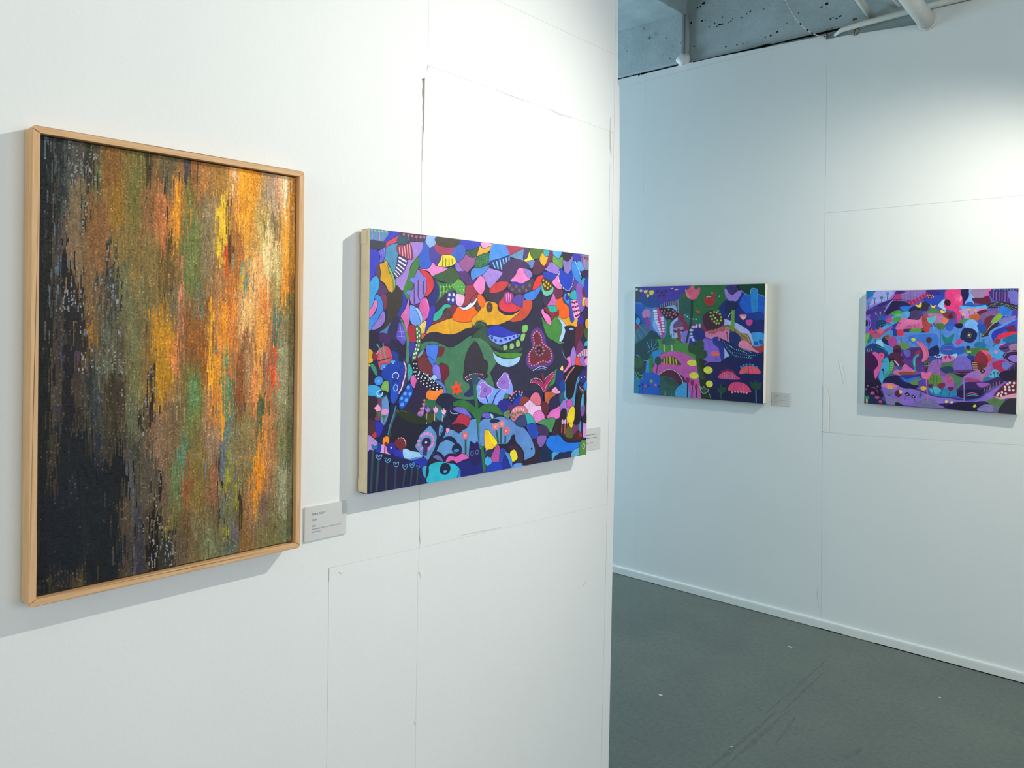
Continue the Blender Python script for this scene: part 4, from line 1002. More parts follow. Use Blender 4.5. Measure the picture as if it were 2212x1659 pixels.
2 38 44 88 1020 471 1052 489 1110 492 1130 479 1091 459
6 224 224 244 3.0 2.0 1020 473 1025 475 1031 477 1037 479 1043 481 1049 484 1055 486 1061 488 1067 490 1073 492 1080 493 1087 493 1093 492 1100 490 1107 488 1113 486 1120 485 1127 483
6 160 168 192 2.5 1.7 1052 474 1057 476 1063 477 1068 479 1074 480 1080 481 1086 482 1092 481 1099 480 1105 479 1111 478 1117 476
1 224 112 136 1001 327 1010 348 1038 362 1067 353 1082 323 1078 295 1049 295 1017 314
1 236 192 228 951 301 973 325 998 325 1049 295 1085 291 1089 263 1037 262 1022 240 980 266
1 224 124 196 1025 246 1050 265 1082 265 1109 245 1115 219 1058 206 1035 220
2 96 36 48 1088 310 1127 307 1148 281 1129 230 1116 223 1109 253 1089 267
1 48 168 168 959 251 980 260 1012 247 1038 216 1038 203 975 204
1 138 60 48 911 303 929 340 953 347 991 336 991 326 948 305
2 42 52 176 874 322 910 349 941 364 929 335 911 303 887 297
5 112 176 232 859 331 868 329 869 334 860 335
5 88 160 232 870 346 877 337 883 339 876 348
5 88 160 232 891 362 896 349 903 350 898 362
5 88 160 232 912 369 914 355 921 355 920 369
5 88 160 232 934 361 928 351 935 349 941 359
6 238 120 136 7.2 4.9 852 345 864 358 877 368 894 375 917 373 939 367
2 42 40 144 768 320 791 339 850 327 863 302 828 272 786 287
2 80 48 108 833 300 869 314 905 304 851 279
1 208 122 144 854 266 887 297 948 301 980 274 980 262 924 253 888 227 858 246
5 240 196 204 872 289 879 275 886 276 878 290
5 240 196 204 893 294 899 279 906 280 900 295
5 240 196 204 913 295 915 280 923 280 920 295
5 240 196 204 932 294 933 279 940 279 940 293
5 240 196 204 950 287 946 275 954 273 957 286
6 104 112 64 9.0 6.1 862 253 872 266 890 260 908 268 929 268 948 261 878 244
1 52 64 106 892 219 906 242 931 253 962 251 975 225 975 200 926 199
1 106 128 136 804 270 827 284 851 283 846 246 828 248
2 106 136 64 822 268 836 280 849 267 828 256
1 106 92 196 666 283 700 285 720 271 706 256 661 268
1 144 200 216 714 276 732 273 738 258 729 251
1 40 72 180 975 195 1013 207 1058 193 1071 158 1053 130 1014 138
2 64 48 92 1058 189 1130 187 1150 160 1144 131 1124 137 1078 145
1 72 140 88 1061 206 1129 222 1199 217 1183 175 1164 146 1130 183
2 29 40 80 712 240 735 254 787 239 741 230"""
P3 = """4 47 106 56 590 1294 1350 1297 1354 1103 1120 994 920 826 710 823 597 1012
2 74 58 164 -12 1301 698 1301 689 1240 615 1155 595 1107 551 1127 463 1128 342 1041 262 1071 147 1071 64 1111 -6 1111
2 58 74 80 -24 1301 59 1299 75 1150 -1 1121
2 38 74 144 62 1190 305 1168 353 1051 263 1041 147 1071 64 1111
6 200 200 192 20.1 16.9 18 1267 80 1252
6 240 220 48 23.2 21.7 145 1238
6 240 220 48 31.0 29.4 229 1225
6 240 220 48 20.8 21.7 179 1190
2 240 220 48 119 1254 142 1248 174 1258 168 1228 131 1224
2 240 220 48 196 1248 229 1249 259 1251 256 1217 212 1213
6 74 32 96 22.7 19.5 314 1240 376 1225 343 1186 405 1190 432 1238
6 138 24 64 15.4 13.5 509 1254 575 1236
5 232 224 240 496 1263 526 1269 524 1277 493 1271
5 232 224 240 557 1249 595 1254 594 1261 556 1257
2 48 90 80 595 1107 702 1154 788 1106 750 918 642 936 597 1012
2 58 120 192 0 1101 76 1111 147 1061 251 1041 275 1012 231 934 258 817 305 759 213 767 152 894 9 982
2 24 88 184 0 1081 89 1081 148 1051 103 992 117 913 199 855 224 777 143 815 -3 982
2 26 47 112 -9 982 69 933 107 854 132 776 62 764 -5 853
2 90 143 208 263 1041 320 1031 401 944 447 877 451 743 419 684 374 683 305 759 246 826 231 934
2 138 174 232 298 992 356 944 327 779 373 722 293 769 256 856
6 200 128 176 65.9 55.1 164 972
2 154 58 152 146 918 197 919 222 777 185 762
6 47 156 224 30.6 43.6 44 882
2 58 106 144 -3 773 72 844 154 835 213 767 158 698 78 636 3 595
5 90 154 80 56 820 175 714 185 722 66 828
5 90 154 80 21 792 83 674 94 678 32 796
5 90 154 80 -1 733 25 634 37 636 10 735
5 63 95 176 33 810 153 694 162 701 42 817
2 154 32 72 2 833 49 838 55 804 9 773
2 23 68 74 -3 585 158 698 236 777 317 721 386 664 332 595 367 548 278 467 166 404 0 466
2 192 74 152 286 1036 342 1036 390 944 425 858 428 761 408 684 386 674 361 741 336 837 300 934
6 228 228 244 29.5 12.7 286 1007 293 975 293 946
6 228 228 244 29.5 13.6 298 914
6 228 228 244 27.1 13.6 312 880
6 228 228 244 24.8 12.6 326 849
6 228 228 244 22.5 11.6 339 819 348 789
6 228 228 244 20.2 10.6 358 760
6 228 228 244 17.9 9.7 367 731
6 228 228 244 24.6 12.6 384 924 388 894 391 862
6 228 228 244 22.3 11.6 398 828
6 228 228 244 20.1 10.6 402 794
6 228 228 244 17.8 9.6 405 761
5 208 72 152 314 991 326 963 342 922 357 875 368 816 377 749 384 702 397 704 391 751 381 817 370 877 355 925 339 966 327 994
2 138 184 224 409 1041 530 1074 575 1050 587 993 554 1012 487 1041
5 160 154 152 355 1080 356 1036 363 1036 361 1080
5 160 154 152 382 1089 384 1039 390 1039 389 1089
5 160 154 152 410 1104 412 1041 418 1041 417 1104
5 160 154 152 438 1110 439 1051 446 1051 444 1110
5 160 154 152 465 1118 467 1060 473 1060 472 1118
5 192 138 160 491 1123 492 1065 499 1065 497 1123
5 192 138 160 515 1122 516 1070 523 1070 521 1122
5 160 154 152 539 1122 540 1070 547 1069 545 1122
5 160 154 152 564 1127 566 1050 572 1050 571 1127
5 184 176 168 590 1141 596 984 604 984 598 1141
2 168 190 240 488 782 503 859 599 936 611 898 558 859 538 783 561 745 647 766 733 739 755 693 736 617 671 634 605 689 518 687
2 29 120 72 447 877 468 916 512 916 493 820 496 705 518 682 419 679 445 733
2 42 20 32 337 1027 410 1036 487 1043 554 1022 604 965 588 936 535 907 469 906 401 954
6 192 112 128 13.5 11.6 376 1007 421 1012 473 1023 531 1012 559 992 408 978 455 978 499 983 538 969 447 949 489 954 571 959 522 930
2 138 40 72 604 965 664 955 751 862 732 786 646 785 600 898
2 106 80 120 537 821 557 869 611 903 655 879 688 823 668 794 602 808
2 200 128 184 537 802 602 812 688 823 668 790 603 774 549 783
2 138 64 56 592 784 630 784 650 633 674 511 620 519 607 641
5 42 42 96 510 734 511 691 519 692 518 734
5 42 42 96 544 745 545 702 552 702 551 745
5 42 42 96 659 771 660 733 667 733 666 771
2 138 120 208 647 747 754 768 747 617 671 634
2 138 40 80 666 842 772 881 918 882 972 790 952 753 774 787 711 776
2 47 106 96 664 955 749 975 772 899 752 833 708 880
2 44 106 88 792 918 896 938 947 994 939 864 815 853
6 168 224 224 8.6 7.6 689 957 722 941 808 911 846 909
6 42 90 80 15.2 13.3 617 1078 650 1059 692 1068 661 1040
5 42 80 64 690 1070 660 994 666 992 696 1068
2 204 80 64 827 1003 864 1008 895 994 864 980
5 106 80 64 853 984 854 947 861 947 860 984
2 70 50 122 1194 1268 1272 1298 1340 1297 1351 1265 1314 1175 1245 1194
2 28 47 120 1099 1012 1197 1122 1295 1148 1390 1210 1439 1174 1355 1067 1452 977 1567 907 1660 907 1667 759 1570 748 1417 816 1319 886 1221 904 1120 976
2 26 42 92 1207 1094 1315 1103 1346 1031 1288 1013 1230 949 1200 958
2 32 42 128 1336 1049 1412 1066 1490 977 1416 905 1348 923
2 232 96 126 688 1259 721 1249 773 1295 794 1294 827 1247 878 1279 879 1218 839 1153 776 1135 712 1173
2 240 128 152 688 1259 732 1201 765 1153 712 1173
5 26 64 64 763 1135 764 1091 766 1029 765 966 759 907 750 846 739 789 726 731 711 676 701 638 728 632 738 671 753 726 767 784 777 843 786 904 792 964 793 1028 792 1091 790 1135
2 184 40 48 932 1184 964 1156 1025 1160 1045 1197 1075 1206 1095 1187 1066 1160 1067 1114 1037 1068 997 1063 949 1105
5 216 216 208 964 1159 1025 1164 1024 1171 963 1166
6 240 192 160 12.2 7.4 1036 1209
5 32 58 32 988 1064 984 1043 990 1041 994 1063
5 32 58 32 1015 1062 1027 1046 1032 1049 1019 1065
6 64 176 192 14.0 11.0 1125 1168
5 42 106 80 1124 1159 1125 1095 1130 1095 1129 1159
2 160 128 216 1189 1250 1214 1245 1244 1203 1284 1180 1332 1211 1395 1233 1391 1192 1353 1130 1305 1103 1256 1112 1206 1167
2 24 31 56 1350 1294 1665 1296 1663 1158 1599 1176 1589 1243 1551 1252 1505 1235 1496 1182 1439 1192 1400 1233 1361 1238
2 18 64 42 1370 1292 1665 1294 1665 1158 1609 1180 1589 1243 1542 1252 1505 1235 1496 1186 1439 1201
2 31 95 200 1429 1192 1506 1177 1599 1176 1663 1153 1665 908 1567 907 1452 977 1374 1076
2 42 136 204 1505 1235 1542 1251 1580 1238 1590 1163 1585 969 1566 942 1518 995
5 120 176 184 1393 1228 1402 1220 1416 1209 1427 1199 1433 1192 1439 1186 1448 1182 1463 1177 1482 1174 1498 1178 1504 1195 1505 1217 1507 1234 1514 1242 1522 1247 1533 1248 1546 1247 1561 1244 1573 1237 1579 1223 1582 1204 1587 1188 1596 1180 1606 1177 1617 1174 1631 1166 1648 1158 1659 1153 1661 1158 1650 1163 1634 1171 1619 1178 1608 1182 1599 1185 1592 1191 1588 1205 1584 1224 1577 1240 1563 1249 1547 1253 1532 1253 1520 1252 1510 1246 1502 1236 1499 1218 1498 1196 1494 1182 1482 1179 1464 1182 1449 1187 1442 1190 1438 1196 1431 1203 1419 1212 1406 1224 1397 1232
2 31 63 144 1434 959 1603 995 1659 969 1665 899 1567 907
2 32 42 112 1328 940 1492 888 1660 907 1667 759 1551 747 1456 799 1349 869
2 70 160 224 1504 755 1667 759 1665 645 1535 623
2 42 90 168 1553 668 1590 669 1600 634 1553 633
2 42 90 168 1608 687 1645 688 1655 649 1618 643
2 240 154 160 1381 963 1453 964 1453 932 1420 905 1386 932
6 248 192 184 23.0 16.1 1419 932
2 216 74 152 1454 901 1525 906 1526 871 1493 839 1459 861
5 31 58 112 1420 825 1421 762 1435 763 1433 825
5 31 74 112 1493 764 1494 711 1507 711 1506 764
2 180 188 240 1171 912 1270 895 1417 834 1514 755 1535 623 1419 709 1321 814 1203 840
2 74 32 48 922 938 968 985 1038 1012 1171 940 1192 867 1143 830 1044 773 993 781 940 845
6 122 154 64 15.2 13.8 1069 994 1099 984 1023 984 1138 969 1024 943 1059 955 1152 933 1082 925 1042 911 1108 897 1151 898 1071 883 1097 863 1129 866 1114 1003
6 200 224 112 7.1 6.4 1069 994 1099 984 1023 984 1138 969 1024 943 1059 955 1152 933 1082 925 1042 911 1108 897 1151 898 1071 883 1097 863 1129 866
2 224 128 168 952 753 1023 782 1203 803 1263 777 1266 651 1157 666 984 698
2 184 88 104 993 754 1023 791 1084 792 1163 830 1203 812 1194 776 1124 775 1085 746 1044 746
2 138 106 72 1173 839 1281 841 1399 762 1476 746 1535 623 1497 640 1401 682 1351 752 1263 795 1204 794
6 208 176 96 6.0 5.5 1213 817 1227 819 1242 822 1257 825 1272 826 1287 826 1302 822 1315 815 1328 808 1339 799 1351 790 1362 781 1373 771 1384 762 1396 754 1409 747 1423 743 1437 740 1452 736 1464 729 1474 719 1481 707 1488 695 1494 682 1500 670 1505 657
6 208 176 96 5.3 4.9 1203 803 1224 802 1245 802 1266 802 1287 800 1307 796 1326 789 1343 778 1358 764 1371 750 1385 736 1398 722 1414 709 1431 699 1449 691 1467 683
5 106 42 80 1223 749 1230 677 1238 677 1231 750
6 138 58 88 11.8 12.7 1227 760
5 106 160 56 1280 1013 1280 778 1315 778 1315 1012
2 31 47 106 1263 768 1351 752 1391 708 1373 609 1266 651
2 232 136 164 1391 672 1458 674 1516 632 1611 564 1574 545 1498 569 1373 609
2 168 60 74 1526 614 1610 617 1669 645 1667 531 1611 555
2 138 102 208 755 693 954 697 1128 620 1162 439 1032 406 961 384 929 419 876 491 946 595
2 176 184 240 1168 621 1208 577 1259 506 1191 467
2 42 58 144 1055 700 1126 711 1127 665 1187 621 1201 468 1161 457 1128 583 1067 627
2 28 40 88 1136 693 1186 685 1285 642 1374 591 1498 569 1611 538 1519 490 1328 473 1249 524 1198 604
6 122 192 216 5.4 4.9 1176 661 1197 648 1218 636 1240 625 1263 616 1286 606 1304 590 1326 580 1350 578 1375 578 1400 578 1424 577 1449 574 1472 568 1495 560 1517 551
6 96 168 200 5.3 4.9 1212 622 1224 601 1238 582 1255 564 1274 549 1298 541 1323 539 1348 538 1373 536 1397 530 1422 525 1446 522 1471 519 1495 518 1520 517 1545 518 1569 522 1592 528
6 122 192 216 5.3 4.9 1227 595 1246 579 1265 562 1282 545 1299 527 1319 513 1342 504 1367 499 1393 497 1418 495 1443 493 1468 492 1493 491 1518 490
6 160 216 224 4.7 4.3 1256 623 1272 609 1289 596 1307 584 1326 576 1348 572 1369 569 1391 565 1411 560 1431 553 1451 545 1469 535 1485 521 1499 507
6 240 96 128 52.3 27.4 1089 526
2 240 120 72 1039 516 1140 520 1120 496 1060 494
5 122 64 112 1087 499 1095 435 1105 437 1097 500
6 38 47 122 85.3 80.0 875 732
6 184 200 244 27.3 15.0 805 820
6 184 200 244 27.4 14.1 779 782
6 184 200 244 14.6 24.3 844 830 886 835
6 184 200 244 21.1 12.2 777 739
6 184 200 244 23.2 13.1 781 707
6 184 200 244 16.8 18.7 808 670
2 79 144 64 262 651 408 674 562 688 606 660 650 633 725 626 833 545 856 434 762 412 664 501 390 510 310 556
2 47 112 80 386 664 518 682 563 631 432 598
6 64 90 80 33.4 25.0 411 635
6 79 106 88 30.7 22.9 525 629
5 200 200 176 408 607 415 520 431 522 423 608
5 200 200 176 515 605 521 529 535 530 530 606
2 26 74 88 170 659 319 653 343 576 301 468 198 474
5 128 176 192 174 638 216 552 222 554 179 640
5 128 176 192 247 671 239 573 244 573 253 670
5 128 176 192 317 644 251 545 256 543 321 642
5 128 176 192 331 578 230 526 233 522 334 574
5 128 176 192 182 491 222 522 218 525 179 494
2 42 142 216 277 525 389 529 325 421 237 329 216 260 158 267 167 365 222 445
2 58 128 48 222 465 268 447 261 272 216 260
2 28 68 56 1 456 119 422 167 375 158 277 112 245 6 269
2 42 56 80 1 446 71 459 143 383 158 286
5 144 176 208 0 468 15 466 36 462 57 456 76 442 95 423 117 409 147 402 178 399 200 397 201 404 179 406 149 408 121 415 101 428 82 447 62 461 39 469 16 472 1 474
2 204 90 168 271 331 335 450 434 512 609 528 760 486 857 407 892 223 918 3 761 10 726 166 659 256 507 276 341 248 273 263
2 90 74 32 387 414 414 453 502 471 579 451 656 379 570 374 427 387
5 224 192 56 412 448 413 381 429 382 427 449
5 224 192 56 452 463 455 378 470 379 468 463
5 224 192 56 494 468 499 376 514 377 510 469
5 224 192 56 533 458 541 373 556 374 548 459
5 224 192 56 570 440 585 374 599 377 584 442
5 224 96 128 393 366 444 363 515 358 570 355 597 357 609 360 615 363 611 371 605 369 595 366 571 365 516 368 445 372 394 376
6 42 74 64 47.3 54.0 338 411
5 90 58 104 325 364 311 257 325 256 339 363
2 90 26 56 341 238 429 301 506 319 594 300 682 220 694 155 662 143 585 195 486 227 375 221
6 232 224 232 6.1 5.2 350 243 362 252 375 261 387 270 400 279 413 287 427 294 441 301 456 306 471 310 487 313 502 314 518 313 533 311 549 308 563 303 577 298 590 291 602 283 613 274 623 264 633 254 641 243 650 232 658 221 665 209 671 197 675 184 679 171 683 158
2 31 90 192 101 225 193 259 307 256 376 211 392 11 84 3
4 32 128 168 -4 219 90 224 84 -2 -4 0
2 31 74 40 9 269 54 261 89 234 124 236 114 186 68 174 31 211
5 144 200 144 9 268 16 255 25 237 34 220 44 203 54 187 66 176 83 174 102 177 116 185 124 198 128 214 124 227 111 231 93 229 79 230 70 240 62 253 56 262 51 260 56 250 65 237 76 226 93 224 110 226 120 224 122 214 119 199 112 188 100 182 83 179 69 181 58 190 49 206 40 222 30 239 21 257 15 270
2 48 90 80 375 216 486 227 585 195 630 132 599 64 590 2 392 6
2 48 74 64 398 222 574 195 619 141 511 134
2 74 160 216 590 7 588 82 651 143 726 166 772 2
6 144 168 56 22.8 21.3 247 162
6 200 88 120 20.8 15.6 168 101
6 200 112 144 18.1 15.4 308 118
6 26 48 128 16.3 13.7 79 95 121 113 208 106
6 26 48 128 15.7 13.4 355 113
5 26 48 128 77 86 79 3 85 3 83 86
5 26 48 128 119 98 122 3 128 3 125 99
5 26 48 128 355 104 358 8 364 9 361 105
6 144 32 76 26.5 37.4 740 199
6 144 32 76 23.1 35.3 802 175
6 144 32 76 18.8 33.3 854 132
5 42 32 56 734 167 733 1 748 1 749 168
5 42 32 56 797 143 792 3 804 4 810 143
5 42 32 56 850 100 858 3 870 5 861 101
2 31 31 88 951 374 1031 424 1152 429 1230 487 1347 474 1519 481 1611 529 1667 523 1667 2 1040 4 1018 93 975 182
2 24 28 68 1038 113 1333 205 1664 139 1667 2 1040 4
2 44 31 88 981 385 1132 410 1330 384 1135 283 1035 232
2 38 44 32 839 499 928 456 990 422 950 383 995 229 1051 5 928 4 904 178 868 361
2 38 52 24 844 490 907 492 930 364 965 182 1000 10 928 9 892 223 868 379
2 47 80 48 737 589 778 628 841 611 861 667 923 669 945 623 926 567 977 550 989 505 949 457 876 463 844 499 759 524
6 234 230 72 69.4 35.4 799 405
6 234 230 72 59.1 40.4 1002 332
6 234 230 72 62.8 37.2 823 260
6 234 230 72 44.7 38.4 1021 175
2 47 80 48 839 508 875 510 899 362 942 291 964 227 913 224 881 269 857 379
2 42 80 48 899 140 936 115 946 143 977 118 1007 120 998 83 958 62 926 78
5 184 200 176 896 144 900 128 905 105 913 85 926 71 941 60 958 57 976 64 993 78 1005 91 1012 102 1013 113 1009 121 999 120 988 116 978 116 970 125 961 138 951 147 943 138 939 125 936 120 926 126 912 138 901 147 897 143 907 134 922 121 936 114 945 123 949 136 950 141 956 135 965 121 975 111 989 111 1000 115 1006 116 1007 112 1006 103 1001 94 989 82 972 69 958 62 944 65 930 75 919 88 911 106 906 129 902 146
5 138 160 192 1005 92 1043 3 1048 5 1011 94
2 224 72 112 1136 247 1164 303 1233 334 1302 324 1351 286 1385 246
5 128 152 216 1171 294 1172 244 1180 245 1178 295
5 128 152 216 1200 309 1201 244 1209 244 1208 310
5 128 152 216 1230 307 1231 245 1239 246 1237 307
5 128 152 216 1259 303 1265 245 1273 246 1267 304
5 128 152 216 1298 297 1299 248 1307 248 1306 297
5 128 152 216 1326 289 1328 249 1336 250 1333 290
5 176 40 80 1155 318 1165 322 1179 328 1194 334 1213 340 1233 347 1252 350 1269 347 1285 341 1300 335 1315 329 1329 323 1339 319 1342 324 1332 328 1318 334 1303 340 1287 346 1271 353 1252 356 1232 352 1211 345 1192 339 1176 333 1162 327 1153 323
2 234 90 112 1389 311 1407 370 1464 399 1548 403 1614 372 1633 329 1559 316 1465 320
5 216 128 64 1421 380 1418 317 1427 317 1431 380
5 216 128 64 1450 390 1451 323 1460 324 1459 390
5 208 58 96 1487 396 1493 321 1503 322 1497 397
5 208 58 96 1525 397 1536 323 1545 324 1534 399
6 42 136 200 13.4 12.5 1406 387 1434 406 1468 415 1510 419 1543 411 1590 392
2 232 74 120 1252 119 1275 183 1333 214 1429 211 1496 171 1530 116 1469 116 1335 120
6 232 152 168 13.6 12.5 1304 100 1339 109 1376 108 1410 110 1443 108 1475 106
5 208 72 144 1320 204 1322 128 1328 129 1327 205
5 208 72 144 1368 207 1375 127 1382 128 1375 208
5 240 112 128 1426 202 1432 127 1439 128 1433 203
2 42 74 56 1118 155 1148 130 1157 185 1187 151 1227 153 1218 99 1169 77 1129 101
5 58 112 88 1161 85 1167 13 1174 14 1168 86
2 42 74 52 1514 234 1552 219 1579 256 1598 222 1645 225 1636 163 1581 142 1534 165
5 122 176 224 1578 142 1583 6 1592 7 1588 142
5 90 138 144 420 65 427 4 435 5 428 66
5 74 122 136 521 39 528 2 533 3 527 40
2 27 40 80 1217 1103 1315 1112 1345 1049 1297 1013 1249 976 1230 931 1206 940 1209 1013
5 216 216 232 1245 939 1247 945 1250 953 1254 961 1263 970 1275 980 1283 988 1278 992 1270 985 1258 975 1249 965 1243 955 1240 947 1239 941
6 192 58 80 7.9 9.1 1238 929
6 240 240 240 4.9 4.5 1210 959
5 106 160 56 1282 1013 1281 778 1316 778 1317 1012
6 47 90 56 82.0 68.9 55 379
2 58 44 104 1194 1259 1244 1231 1284 1180 1332 1220 1351 1256 1312 1266 1272 1285 1223 1267
6 106 88 160 4.9 4.5 1253 1239 1283 1220 1312 1243 1273 1202 1297 1256
5 138 88 72 989 771 1006 724 1013 726 996 773
5 200 120 136 1020 781 1036 722 1043 723 1027 783
5 200 120 136 1079 800 1090 755 1099 757 1088 802
5 200 120 136 1119 810 1132 769 1141 771 1128 812
5 200 120 136 1159 829 1170 784 1178 786 1168 831
5 74 112 192 95 794 173 697 176 699 98 795
5 106 168 88 43 764 99 656 102 657 46 765
5 58 90 128 637 1069 650 993 654 993 641 1069
5 42 80 64 659 1060 639 994 643 993 663 1059
6 200 224 216 3.2 2.8 695 960 704 945 717 932 734 925 752 920 771 917 789 913 808 910 826 907 845 904
5 122 176 176 444 53 451 5 455 6 449 53"""
